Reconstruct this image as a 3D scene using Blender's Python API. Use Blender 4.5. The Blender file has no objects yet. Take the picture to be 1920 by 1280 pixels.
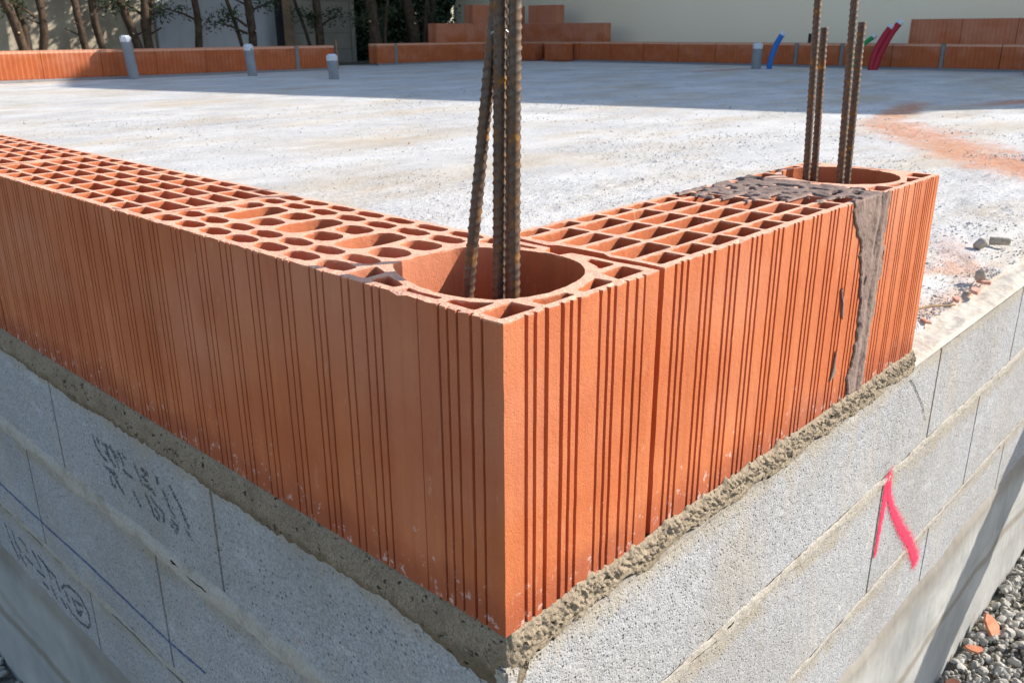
import bpy, bmesh, math, random
from mathutils import Vector, Matrix, noise
from mathutils.geometry import delaunay_2d_cdt
R = math.radians
random.seed(7)
scene = bpy.context.scene
col = scene.collection

# ------------------------------------------------------------------ camera
YAW, PITCH, ROLL, FPX = 0.750829, 0.342971, -0.00452, 1629.8
CAM = Vector((-0.43125, -0.41097, 0.47302))
dv = Vector((math.cos(YAW)*math.cos(PITCH), math.sin(YAW)*math.cos(PITCH), -math.sin(PITCH)))
rv = Vector((math.sin(YAW), -math.cos(YAW), 0)); uv = rv.cross(dv)
r2 = rv*math.cos(ROLL) + uv*math.sin(ROLL); u2 = uv*math.cos(ROLL) - rv*math.sin(ROLL)
cd = bpy.data.cameras.new('camera'); cam = bpy.data.objects.new('camera', cd); col.objects.link(cam)
cam.matrix_world = Matrix((( r2.x, u2.x, -dv.x, CAM.x), (r2.y, u2.y, -dv.y, CAM.y), (r2.z, u2.z, -dv.z, CAM.z), (0, 0, 0, 1)))
cd.sensor_width = 36; cd.lens = FPX/1920*36; cd.clip_start = .02; cd.clip_end = 500
cd.dof.use_dof = True; cd.dof.focus_distance = 0.95; cd.dof.aperture_fstop = 20
scene.camera = cam

# ------------------------------------------------------------------ light
SUN_AZ, SUN_EL = R(-36), R(30.5)
S = Vector((math.cos(SUN_EL)*math.cos(SUN_AZ), math.cos(SUN_EL)*math.sin(SUN_AZ), math.sin(SUN_EL)))
sl = bpy.data.lights.new('sun', 'SUN'); sl.energy = 4.9; sl.angle = R(.53); sl.color = (1, .93, .84)
so = bpy.data.objects.new('sun', sl); so.rotation_euler = S.to_track_quat('Z', 'Y').to_euler(); col.objects.link(so)
w = bpy.data.worlds.new("World"); scene.world = w; w.use_nodes = True
nt = w.node_tree; sky = nt.nodes.new('ShaderNodeTexSky'); sky.sky_type = 'NISHITA'; sky.sun_disc = False
sky.sun_elevation = SUN_EL; sky.sun_rotation = math.atan2(S.x, S.y); sky.air_density = 1.0; sky.dust_density = .8
nt.links.new(sky.outputs[0], nt.nodes['Background'].inputs[0]); nt.nodes['Background'].inputs[1].default_value = .15
scene.view_settings.view_transform = 'Standard'; scene.view_settings.look = 'None'
scene.view_settings.exposure = .6; scene.view_settings.gamma = 1
try: scene.view_settings.use_curve_mapping = False
except Exception: pass

# ------------------------------------------------------------------ helpers
def n3(x, y=0, z=0): return noise.noise(Vector((x, y, z)))
def fbm(x, y, z=0, o=3):
    a, s, f = 0, 1, 1
    for _ in range(o):
        a += s*n3(x*f, y*f, z*f+7.3*f); s *= .5; f *= 2.03
    return a
def mk(name, verts, faces, mats, parent=None, fm=None, smooth=None, loc=None):
    me = bpy.data.meshes.new(name); me.from_pydata([tuple(v) for v in verts], [], faces)
    for m in (mats if isinstance(mats, (list, tuple)) else [mats]): me.materials.append(m)
    if fm: me.polygons.foreach_set('material_index', fm)
    if smooth is not None:
        me.polygons.foreach_set('use_smooth', [True]*len(me.polygons))
        if smooth < 179: me.set_sharp_from_angle(angle=R(smooth))
    me.update()
    o = bpy.data.objects.new(name, me); col.objects.link(o)
    if parent: o.parent = parent
    if loc: o.location = loc
    return o
def tag(o, label=None, cat=None, group=None, kind=None):
    if label: o['label'] = label
    if cat: o['category'] = cat
    if group: o['group'] = group
    if kind: o['kind'] = kind
    return o
def empty(name, loc=(0, 0, 0), rz=0):
    o = bpy.data.objects.new(name, None); col.objects.link(o); o.location = loc; o.rotation_euler = (0, 0, rz)
    o.empty_display_size = .1
    return o
def copy_tree(o, parent=None):
    c = o.copy(); col.objects.link(c)
    if parent: c.parent = parent
    for ch in list(o.children): copy_tree(ch, c)
    return c
def boxgeo(x0, x1, y0, y1, z0, z1):
    v = [(x, y, z) for x in (x0, x1) for y in (y0, y1) for z in (z0, z1)]
    f = [(0, 1, 3, 2), (4, 6, 7, 5), (0, 4, 5, 1), (2, 3, 7, 6), (0, 2, 6, 4), (1, 5, 7, 3)]
    return v, f
def bevel(o, w_, seg=1):
    bm = bmesh.new(); bm.from_mesh(o.data)
    bmesh.ops.bevel(bm, geom=[e for e in bm.edges], offset=w_, segments=seg, affect='EDGES', clamp_overlap=True)
    bm.to_mesh(o.data); bm.free()
def tube(path, rad, seg=10, cap=True):
    """path list of Vector, rad list or number"""
    V, F = [], []; n = len(path)
    for i, p in enumerate(path):
        t = (path[min(i+1, n-1)] - path[max(i-1, 0)]).normalized()
        a = t.cross(Vector((.31, .95, .02))).normalized(); b = t.cross(a)
        r_ = rad[i] if isinstance(rad, (list, tuple)) else rad
        for k in range(seg):
            th = 2*math.pi*k/seg; V.append(p + (a*math.cos(th) + b*math.sin(th))*r_)
    for i in range(n-1):
        for k in range(seg):
            k2 = (k+1) % seg; F.append((i*seg+k, i*seg+k2, (i+1)*seg+k2, (i+1)*seg+k))
    if cap: F.append(tuple(range(seg))[::-1]); F.append(tuple((n-1)*seg+k for k in range(seg)))
    return V, F
def join(parts):
    V, F = [], []
    for v, f in parts:
        o = len(V); V += list(v); F += [tuple(i+o for i in q) for q in f]
    return V, F

# ------------------------------------------------------------------ materials
class M:
    def __init__(s, name, rough=.9, spec=.3):
        s.m = bpy.data.materials.new(name); s.m.use_nodes = True; s.t = s.m.node_tree
        s.b = s.t.nodes['Principled BSDF']; s.b.inputs['Roughness'].default_value = rough
        s.b.inputs['Specular IOR Level'].default_value = spec
        g = s.t.nodes.new('ShaderNodeNewGeometry'); s.pos = g.outputs['Position']; s.nor = g.outputs['Normal']
    def lk(s, a, b):
        if isinstance(a, (int, float)): b.default_value = a
        elif isinstance(a, (tuple, list)): b.default_value = (*a[:3], 1) if len(b.default_value) == 4 else a[:3]
        else: s.t.links.new(a, b)
    def map(s, scale=(1, 1, 1), rot=(0, 0, 0), loc=(0, 0, 0), src=None):
        n = s.t.nodes.new('ShaderNodeMapping'); s.lk(src or s.pos, n.inputs[0])
        n.inputs['Scale'].default_value = scale; n.inputs['Rotation'].default_value = rot; n.inputs['Location'].default_value = loc
        return n.outputs[0]
    def noise(s, sc, det=4, rough=.55, vec=None, dist=0):
        n = s.t.nodes.new('ShaderNodeTexNoise'); s.lk(vec or s.pos, n.inputs['Vector']); n.inputs['Scale'].default_value = sc
        n.inputs['Detail'].default_value = det; n.inputs['Roughness'].default_value = rough; n.inputs['Distortion'].default_value = dist
        return n.outputs[0]
    def vor(s, sc, feat='F1', vec=None, out='Distance', rnd=1):
        n = s.t.nodes.new('ShaderNodeTexVoronoi'); n.feature = feat; s.lk(vec or s.pos, n.inputs['Vector']); n.inputs['Scale'].default_value = sc
        n.inputs['Randomness'].default_value = rnd
        return n.outputs[out]
    def rng(s, v, a, b, c=0, d=1, smooth=False):
        n = s.t.nodes.new('ShaderNodeMapRange'); s.lk(v, n.inputs[0])
        if smooth: n.interpolation_type = 'SMOOTHSTEP'
        for i, x in enumerate((a, b, c, d)): s.lk(x, n.inputs[i+1])
        return n.outputs[0]
    def math(s, op, a, b=0, c=0):
        n = s.t.nodes.new('ShaderNodeMath'); n.operation = op; s.lk(a, n.inputs[0]); s.lk(b, n.inputs[1]); s.lk(c, n.inputs[2])
        return n.outputs[0]
    def mix(s, f, a, b, mode='MIX'):
        n = s.t.nodes.new('ShaderNodeMix'); n.data_type = 'RGBA'; n.blend_type = mode
        s.lk(f, n.inputs[0]); s.lk(a, n.inputs[6]); s.lk(b, n.inputs[7]); return n.outputs[2]
    def xyz(s):
        n = s.t.nodes.new('ShaderNodeSeparateXYZ'); s.lk(s.pos, n.inputs[0]); return n.outputs
    def col(s, c): s.lk(c, s.b.inputs['Base Color'])
    def rough(s, c): s.lk(c, s.b.inputs['Roughness'])
    def bump(s, *hs):
        prev = None
        for h, st, dist in hs:
            n = s.t.nodes.new('ShaderNodeBump'); s.lk(h, n.inputs['Height']); n.inputs['Strength'].default_value = st
            n.inputs['Distance'].default_value = dist
            if prev: s.t.links.new(prev, n.inputs['Normal'])
            prev = n.outputs[0]
        s.t.links.new(prev, s.b.inputs['Normal'])

def clay_mat(name, c1, c2, cut=False):
    m = M(name, .82, .25); x, y, z = m.xyz()
    big = m.noise(9, 3); streak = m.noise(1, 3, vec=m.map((70, 70, 3)))
    c = m.mix(m.rng(big, .3, .7), c1, c2)
    c = m.mix(m.rng(streak, .35, .75, 0, .45), c, tuple(v*.72 for v in c1))
    if cut:
        g = m.noise(500, 3, .7); c = m.mix(m.rng(g, .35, .7), c, tuple(min(1, v*1.25+.03) for v in c2))
        g2 = m.noise(110, 3); c = m.mix(m.rng(g2, .6, .75, 0, .5), c, (.45, .16, .08))
        m.col(c); m.bump((g, .8, .0012), (g2, .6, .003))
        return m.m
    # kiln dust, lime bloom and damp foot of the brick
    dust = m.noise(1, 4, .6, vec=m.map((45, 45, 9)))
    c = m.mix(m.rng(dust, .63, .8, 0, .3), c, (.72, .45, .3))
    wob = m.noise(22, 3)
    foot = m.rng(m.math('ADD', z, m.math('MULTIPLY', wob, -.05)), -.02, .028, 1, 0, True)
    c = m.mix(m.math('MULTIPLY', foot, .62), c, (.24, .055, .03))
    lime = m.noise(75, 5, .7); lz = m.rng(z, .0, .13, .565, .71)
    c = m.mix(m.math('MULTIPLY', m.rng(m.math('SUBTRACT', lime, lz), 0, .06), .6), c, (.72, .6, .55))
    spot = m.noise(38, 5, .7, vec=m.map((1, 1, .45), loc=(3, 1, 8)))
    c = m.mix(m.rng(spot, .69, .76, 0, .4), c, (.78, .5, .33))
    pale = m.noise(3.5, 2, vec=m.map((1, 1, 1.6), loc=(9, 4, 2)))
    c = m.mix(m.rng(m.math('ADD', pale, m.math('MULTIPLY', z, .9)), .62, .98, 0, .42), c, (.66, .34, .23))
    fire = m.noise(7, 5, .65, vec=m.map((1, 1, .6), loc=(2, 9, 1))); c = m.mix(m.rng(fire, .50, .72, 0, .5), c, (.40, .085, .03))
    oi = m.t.nodes.new('ShaderNodeObjectInfo').outputs['Random']; c = m.mix(m.rng(oi, 0, 1, 0, .22), c, (.44, .10, .035))
    drag = m.noise(1, 5, .7, vec=m.map((160, 160, 5), loc=(1, 6, 2))); c = m.mix(m.rng(drag, .56, .78, 0, .4), c, (.36, .085, .035))
    scuff = m.noise(1, 5, .75, vec=m.map((60, 60, 22), rot=(.2, .3, 0), loc=(6, 1, 5))); c = m.mix(m.rng(scuff, .64, .73, 0, .5), c, (.74, .44, .30))
    rag = m.math('ADD', z, m.math('MULTIPLY', m.noise(75, 4, .7), .010)); c = m.mix(m.math('MULTIPLY', m.rng(rag, .2775, .2795), m.rng(z, .31, .29)), c, (.70, .36, .23))
    m.col(c); m.rough(m.rng(big, .3, .7, .7, .9))
    g = m.noise(650, 3, .7); g2 = m.noise(160, 4, .65); pit = m.vor(240)
    m.bump((g2, .55, .0014), (g, .6, .0008), (m.rng(pit, 0, .25), .3, .0012), (streak, .25, .002))
    return m.m
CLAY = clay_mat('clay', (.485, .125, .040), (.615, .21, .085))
CLAYCUT = clay_mat('clay_cut', (.66, .31, .19), (.76, .43, .30), True)
FARCLAY = clay_mat('clay_far', (.43, .11, .036), (.51, .15, .052))

def concrete_block_mat():
    m = M('concrete_block', .95, .2); x, y, z = m.xyz()
    g = m.noise(260, 4, .75); v2 = m.vor(300, vec=m.map(loc=(3, 7, 1))); big = m.noise(5, 4); md = m.noise(60, 3); pore = m.vor(120, vec=m.map(loc=(8, 1, 4)))
    c = m.mix(m.rng(g, .30, .68), (.21, .21, .22), (.54, .545, .56))
    c = m.mix(m.rng(big, .35, .7, 0, .35), c, (.40, .39, .37))
    c = m.mix(m.rng(md, .48, .7, 0, .3), c, (.33, .33, .335))
    c = m.mix(m.rng(v2, .06, .2, .6, 0), c, (.12, .12, .13))
    c = m.mix(m.math('MULTIPLY', m.rng(pore, .10, .2, .8, 0), m.rng(m.noise(22, 3), .42, .55)), c, (.07, .07, .075))
    st = m.noise(1, 4, vec=m.map((14, 14, 4))); c = m.mix(m.rng(st, .52, .75, 0, .5), c, (.46, .40, .32))
    brick = m.noise(26, 4, .6, vec=m.map(loc=(5, 5, 5))); c = m.mix(m.rng(brick, .66, .76, 0, .35), c, (.58, .33, .22))
    sm = m.math('ADD', z, m.math('MULTIPLY', m.noise(28, 5, .65), .075)); c = m.mix(m.rng(sm, -.022, .004, 0, .7), c, (.40, .345, .26))
    lime = m.noise(11, 6, .7, vec=m.map((1, 1, 2.2), loc=(3, 3, 9))); c = m.mix(m.rng(lime, .56, .70, 0, .4), c, (.66, .66, .65))
    grime = m.noise(3.2, 5, .65, vec=m.map(loc=(12, 5, 2))); c = m.mix(m.rng(grime, .45, .68, 0, .5), c, (.27, .25, .22))
    for zz in (-.214, -.426):
        band = m.rng(m.math('ABSOLUTE', m.math('SUBTRACT', m.math('ADD', z, m.math('MULTIPLY', m.noise(14, 4), .03)), zz+.008)), .006, .028, 1, 0, True)
        c = m.mix(m.math('MULTIPLY', band, m.rng(m.noise(20, 4), .35, .6, .15, .75)), c, (.36, .31, .235))
    m.col(c); m.bump((g, .7, .002), (m.rng(v2, .05, .4), .6, .002), (m.rng(pore, .05, .25), .7, .003), (md, .5, .005))
    return m.m
BLOCK = concrete_block_mat()
def mortar_mat(name, a, b, dark, grain=260, wet=0, st=.9):
    m = M(name, .95, .2); x, y, z = m.xyz()
    g = m.noise(grain, 5, .7); big = m.noise(24, 4, .6)
    c = m.mix(m.rng(g, .3, .7), a, b); c = m.mix(m.rng(big, .5, .7, 0, .55), c, dark)
    c = m.mix(m.rng(m.vor(grain*.8), 0, .2, .5, 0), c, dark)
    if wet:
        wz = m.math('ADD', z, m.math('MULTIPLY', m.noise(45, 3), .03))
        c = m.mix(m.rng(wz, -.026, -.008, wet, 0, True), c, tuple(v*.5 for v in dark))
    m.col(c); m.bump((g, st, .0025), (m.noise(grain*.35, 4), st*.7, .004))
    return m.m
def bed_mat():
    m = M('bed_mortar', .95, .2); x, y, z = m.xyz()
    g = m.noise(420, 5, .75); big = m.noise(24, 4, .6); sand = m.vor(520)
    c = m.mix(m.rng(g, .32, .68), (.15, .11, .07), (.47, .375, .265)); c = m.mix(m.rng(big, .45, .7, 0, .6), c, (.19, .135, .085))
    c = m.mix(m.rng(sand, .0, .25, .5, 0), c, (.66, .60, .50))
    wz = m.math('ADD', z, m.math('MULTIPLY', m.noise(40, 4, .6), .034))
    right_face = m.rng(x, -.004, .01); c = m.mix(m.math('MULTIPLY', right_face, .3), c, (.46, .39, .29))  # right face mixed paler and sandier, with a weaker wet edge
    c = m.mix(m.math('MULTIPLY', m.rng(wz, -.021, -.009, .62, 0, True), m.rng(right_face, 0, 1, 1, .55)), c, (.13, .095, .055))
    pit = m.noise(95, 3, .6, vec=m.map((1, 1, 1.6), loc=(2, 2, 2))); c = m.mix(m.rng(pit, .615, .66, 0, .85), c, (.05, .038, .026)); pit2 = m.noise(210, 3, .6); c = m.mix(m.rng(pit2, .64, .69, 0, .7), c, (.06, .045, .03))
    m.col(c); m.bump((g, .9, .0022), (m.noise(110, 4), .6, .004), (m.rng(pit, .64, .72, 1, 0), .8, .003))
    return m.m
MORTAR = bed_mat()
MORTARLIGHT = mortar_mat('light_mortar', (.36, .33, .285), (.55, .51, .45), (.27, .225, .17), 190, 0, .8)
MORTARJOINT = mortar_mat('joint_mortar', (.34, .31, .26), (.52, .48, .42), (.27, .22, .165), 260, 0, .8)
MORTARGREY = mortar_mat('grey_mortar', (.17, .165, .16), (.27, .265, .26), (.14, .13, .12), 120, 0, .5)
CLAYMORTAR = mortar_mat('brown_thin_mortar', (.20, .140, .117), (.31, .225, .19), (.12, .08, .066), 190, 0, .5)

def footing_mat():
    m = M('footing', .8, .3); x, y, z = m.xyz()
    a = m.noise(4, 5, .6); f = m.noise(260, 3, .7); st = m.noise(1, 4, vec=m.map((3, 3, 16)))
    c = m.mix(m.rng(a, .3, .7), (.27, .27, .26), (.46, .455, .43))
    c = m.mix(m.rng(st, .58, .75, 0, .6), c, (.26, .21, .15))
    fz = m.math('ADD', z, m.math('MULTIPLY', m.noise(7, 4), .06)); c = m.mix(m.rng(fz, -.60, -.53, 0, .5, True), c, (.17, .125, .075))
    f2 = m.math('ABSOLUTE', m.math('ADD', m.math('ADD', z, m.math('MULTIPLY', m.noise(3, 3), .09)), .72)); c = m.mix(m.rng(f2, .004, .022, .6, 0, True), c, (.19, .145, .095))
    c = m.mix(m.rng(f, .66, .74, 0, .5), c, (.12, .12, .12))
    m.col(c); m.bump((f, .3, .001), (m.noise(40, 4), .4, .003)); return m.m
FOOT = footing_mat()

def slab_mat():
    m = M('slab_concrete', .92, .2); x, y, z = m.xyz()
    a = m.noise(1.1, 5, .6, vec=m.map((1, 1.9, 1), rot=(0, 0, R(-40)))); b = m.noise(7, 5, .65)
    g = m.noise(190, 3, .8); g3 = m.noise(45, 4, .7); f = m.noise(420, 2, .7)
    c = m.mix(m.rng(a, .35, .65), (.60, .58, .55), (.76, .745, .715))
    c = m.mix(m.rng(b, .45, .7, 0, .5), c, (.81, .785, .745))
    patch = m.noise(2.6, 5, .6, vec=m.map(loc=(4, 2, 0)))
    c = m.mix(m.math('MULTIPLY', m.rng(g, .50, .60), m.rng(patch, .38, .62, .08, .7)), c, (.34, .345, .36))
    c = m.mix(m.rng(f, .60, .68, 0, .5), c, (.16, .16, .18))
    c = m.mix(m.rng(f, .40, .32, 0, .5), c, (.85, .82, .78))
    sp = m.vor(70); c = m.mix(m.math('MULTIPLY', m.rng(sp, .10, .18, .9, 0), m.rng(m.noise(9, 4), .48, .60)), c, (.12, .12, .135))
    g4 = m.noise(75, 4, .8, vec=m.map((1, 1, 1), loc=(1, 9, 3))); pt2 = m.noise(1.5, 5, .65, vec=m.map(loc=(2, 8, 0)))
    c = m.mix(m.math('MULTIPLY', m.rng(g4, .50, .60), m.rng(pt2, .40, .58, .05, .85)), c, (.30, .305, .325))
    sp2 = m.vor(24); c = m.mix(m.math('MULTIPLY', m.rng(sp2, .07, .11, .8, 0), m.rng(m.noise(3, 4), .5, .6)), c, (.13, .12, .12))
    be = m.noise(.8, 5, .65, vec=m.map((1, 2.6, 1), rot=(0, 0, R(-45)), loc=(2.2, 4.4, 0)))
    c = m.mix(m.math('MULTIPLY', m.rng(be, .46, .66, 0, .8), m.rng(m.noise(9, 4), .3, .6, .5, 1)), c, (.56, .45, .31))
    drk = m.noise(1.7, 5, .7, vec=m.map((1, 2.2, 1), rot=(0, 0, R(-48)), loc=(7, 1, 0))); c = m.mix(m.math('MULTIPLY', m.rng(drk, .52, .68, 0, .6), m.rng(m.noise(40, 4, .75), .35, .6, .3, 1)), c, (.34, .315, .28))
    wl = m.noise(1.3, 5, .7, vec=m.map((1, 2.4, 1), rot=(0, 0, R(-44)), loc=(17, 11, 0))); c = m.mix(m.rng(wl, .50, .70, 0, .5), c, (.82, .785, .73))
    # spilt brick dust: streaks with a shape of their own
    def seg(x0, y0, x1, y1, w0):
        L = math.hypot(x1-x0, y1-y0); ux, uy = (x1-x0)/L, (y1-y0)/L
        dx = m.math('SUBTRACT', x, x0); dy = m.math('SUBTRACT', y, y0)
        t = m.math('ADD', m.math('MULTIPLY', dx, ux), m.math('MULTIPLY', dy, uy))
        s_ = m.math('ABSOLUTE', m.math('SUBTRACT', m.math('MULTIPLY', dx, uy), m.math('MULTIPLY', dy, ux)))
        along = m.math('MULTIPLY', m.rng(t, -.25, .25), m.rng(t, L-.3, L+.3, 1, 0))
        jag = m.math('MULTIPLY', m.math('SUBTRACT', m.noise(5, 5, .7), .5), w0*3.2)
        return m.math('MULTIPLY', m.rng(m.math('ADD', s_, jag), w0*.2, w0*1.5, 1, 0, True), along)
    dustc = m.mix(m.noise(18, 4), (.52, .18, .08), (.68, .36, .21))
    for a_ in ((4.55, 1.45, 3.0, .30, .20), (3.3, .45, 2.75, .12, .12), (9.2, 5.5, 10.3, 5.4, .14), (6.0, 1.75, 4.6, 1.45, .10), (6.1, 1.35, 7.2, 1.1, .12), (1.42, .04, 1.65, .16, .05), (1.25, .26, 1.5, .13, .03), (1.05, .10, 1.35, .05, .03)):
        mk_ = seg(*a_); c = m.mix(m.math('MULTIPLY', mk_, m.rng(m.noise(30, 4, .7), .25, .6, .35, .95)), c, dustc)
    # straw-coloured mortar smears close to the wall edge
    ed = m.math('MULTIPLY', m.rng(y, .05, .16, 1, 0), m.rng(m.noise(30, 4), .4, .6)); c = m.mix(m.math('MULTIPLY', ed, .6), c, (.55, .45, .33))
    m.col(c)
    near = m.math('MULTIPLY', m.rng(x, .5, 1.0), m.rng(x, 6, 3))
    m.bump((b, .15, .02), (g4, .6, .008), (g3, .4, .008), (g, .6, .005), (f, .35, .0016))
    return m.m
SLAB = slab_mat()
def simple(name, a, b, sc=20, rough=.8, bumpd=0, spec=.3, metal=0):
    m = M(name, rough, spec); g = m.noise(sc, 4, .6); m.col(m.mix(m.rng(g, .3, .7), a, b)); m.b.inputs['Metallic'].default_value = metal
    if bumpd: m.bump((g, .5, bumpd))
    return m.m
def rust_mat():
    m = M('rusty_steel', .5, .5); g = m.noise(70, 4, .7); h = m.noise(260, 3)
    c = m.mix(m.rng(h, .3, .7), (.055, .036, .028), (.12, .082, .06))
    c = m.mix(m.rng(g, .5, .68, 0, .95), c, (.22, .10, .025)); c = m.mix(m.rng(g, .62, .74, 0, .9), c, (.42, .21, .03))
    m.col(c); m.b.inputs['Metallic'].default_value = .25; m.rough(m.rng(g, .4, .65, .38, .8)); m.bump((h, .3, .0006)); return m.m
RUST = rust_mat()
def gravel_mat():
    m = M('gravel', .9, .25)
    isl = m.t.nodes.new('ShaderNodeNewGeometry').outputs['Random Per Island']; g = m.noise(120, 3)
    c = m.mix(m.math('POWER', isl, .7), (.16, .155, .14), (.52, .49, .43)); c = m.mix(m.rng(g, .4, .7, 0, .5), c, (.50, .45, .37))
    m.col(c); m.bump((g, .4, .003)); return m.m
GRAVEL = gravel_mat()
def ground_mat():
    m = M('ground', .95, .2); v = m.vor(60); g = m.noise(30, 5); big = m.noise(.5, 3)
    c = m.mix(m.rng(g, .3, .7), (.17, .15, .12), (.28, .25, .20)); c = m.mix(m.rng(big, .55, .65, 0, .5), c, (.16, .17, .07))
    m.col(c); m.bump((v, .8, .015), (g, .5, .03)); return m.m
GROUND = ground_mat()
def wall_mat(name, a, b, st, sc=1.5, streak=.5):
    m = M(name, .9, .2); g = m.noise(sc, 6, .65); s_ = m.noise(1, 4, .6, vec=m.map((4, 4, .5))); f = m.noise(60, 4)
    c = m.mix(m.rng(g, .35, .65), a, b); c = m.mix(m.rng(s_, .5, .7, 0, streak), c, st)
    c = m.mix(m.rng(f, .55, .7, 0, .3), c, st); m.col(c); m.bump((f, .5, .006), (g, .3, .03)); return m.m
OLDWALL = wall_mat('old_render', (.34, .285, .21), (.54, .475, .37), (.20, .165, .12))
OLDWALL2 = wall_mat('grey_render', (.44, .45, .47), (.56, .565, .575), (.32, .29, .25), 1.0, .4)
PANEL = wall_mat('panel_concrete', (.36, .32, .27), (.46, .42, .36), (.27, .24, .20), 2, .3)
CREAM = wall_mat('cream_render', (.92, .79, .58), (.93, .81, .61), (.90, .76, .56), .6, .15)
ROOF = simple('roof_tiles', (.35, .14, .08), (.45, .2, .12), 3, .85)
BARK = wall_mat('bark', (.045, .03, .02), (.115, .076, .05), (.022, .016, .012), 14, .5)
CUTWOOD = simple('cut_wood', (.55, .34, .18), (.7, .5, .3), 60)
def leafmat(name, a, b, spec=.4, rough=.5):
    m = M(name, rough, spec); isl = m.t.nodes.new('ShaderNodeNewGeometry').outputs['Random Per Island']; m.col(m.mix(isl, a, b)); return m.m
LEAF = leafmat('needle_leaf', (.022, .04, .016), (.07, .085, .035), .3, .6)
LEAFG = leafmat('glossy_leaf', (.02, .05, .022), (.085, .13, .06), .7, .3)
PVC = simple('grey_pvc', (.19, .21, .23), (.25, .27, .29), 8, .5)
FILM = simple('white_plastic_film', (.48, .50, .55), (.74, .76, .80), 60, .35, .01, .5)
BLUE = simple('blue_conduit', (.01, .12, .42), (.015, .16, .5), 30, .4)
GREEN = simple('green_conduit', (.01, .22, .06), (.015, .3, .09), 30, .4)
REDC = simple('red_conduit', (.32, .01, .025), (.42, .015, .035), 30, .4)
BLACK = simple('black_metal', (.012, .012, .014), (.02, .02, .022), 30, .5)
GREENPOST = simple('green_post_paint', (.005, .04, .022), (.008, .055, .03), 30, .5)
WOOD = simple('timber', (.30, .2, .11), (.42, .29, .17), 12, .8, .002)
STONE = simple('stone', (.30, .25, .19), (.50, .44, .36), 60, .9, .004)
SHARD = simple('clay_shard', (.50, .16, .075), (.64, .28, .16), 60, .85, .002)
WIRE = simple('tie_wire', (.25, .25, .27), (.4, .4, .42), 100, .35, 0, .5, .8)
SPRAY = simple('red_spray', (.78, .03, .09), (.88, .06, .13), 300, .6)
CHALK = simple('blue_chalk', (.035, .075, .24), (.07, .12, .32), 300, .9)
INK = simple('stamp_ink', (.04, .055, .075), (.075, .09, .11), 300, .9)
CRACKM = simple('crack_dark', (.03, .028, .025), (.06, .055, .05), 300, .95)

# ------------------------------------------------------------------ hollow clay bricks
H = .274; W = .2
def rrect(x0, x1, y0, y1, r=.0032, bow=0, seg=3):
    x0 -= .0006; x1 += .0006; y0 -= .0006; y1 += .0006
    r = min(r, (x1-x0)*.45, (y1-y0)*.45); P = []
    for cx, cy, a0 in ((x1-r, y0+r, -90), (x1-r, y1-r, 0), (x0+r, y1-r, 90), (x0+r, y0+r, 180)):
        for k in range(seg+1):
            a = R(a0 + 90*k/seg); P.append((cx + r*math.cos(a), cy + r*math.sin(a)))
    return P
def lens(x0, x1, y0, y1, e=3.0, n=24):
    x0 -= .0008; x1 += .0008; y0 -= .0016; y1 += .0016; e *= .80
    cx, cy, a, b = (x0+x1)/2, (y0+y1)/2, (x1-x0)/2, (y1-y0)/2; P = []
    for k in range(n):
        t = 2*math.pi*k/n; c, s = math.cos(t), math.sin(t)
        P.append((cx + a*math.copysign(abs(c)**(2/e), c), cy + b*math.copysign(abs(s)**(2/e), s)))
    return P
def roundpoly(P, r=.003, seg=2):
    out = []; n = len(P)
    for i in range(n):
        p = Vector(P[i]); a = Vector(P[i-1]); b = Vector(P[(i+1) % n])
        d1 = (a-p); d2 = (b-p); l = min(r, d1.length*.4, d2.length*.4); q1 = p + d1.normalized()*l; q2 = p + d2.normalized()*l
        for k in range(seg+1):
            t = k/seg; q = q1*(1-t)**2 + p*2*t*(1-t) + q2*t*t; out.append((q.x, q.y))
    area = sum(out[i-1][0]*out[i][1] - out[i][0]*out[i-1][1] for i in range(len(out)))
    return out if area > 0 else out[::-1]
def grooved(p, q, grooves, nrm, depth, width):
    """points from p to q (excluding q) along a straight face with grooves cut inwards (-nrm)"""
    L = math.hypot(q[0]-p[0], q[1]-p[1]); ux, uy = (q[0]-p[0])/L, (q[1]-p[1])/L; out = []
    def at(s, d=0): return (p[0]+ux*s - nrm[0]*d, p[1]+uy*s - nrm[1]*d)
    s = 0; out.append(at(0))
    for g in sorted(grooves):
        c, wd, dp = g if isinstance(g, tuple) else (g, width, depth)
        a, b = c-wd/2, c+wd/2
        if a <= s + .0004 or b > L-.001: continue
        k = max(1, int((a-s)/.01))
        for i in range(1, k): out.append(at(s + (a-s)*i/k))
        out += [at(a), at(a+.0003, dp), at(b-.0003, dp), at(b)]; s = b
    k = max(1, int((L-s)/.01))
    for i in range(1, k): out.append(at(s + (L-s)*i/k))
    return out
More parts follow.
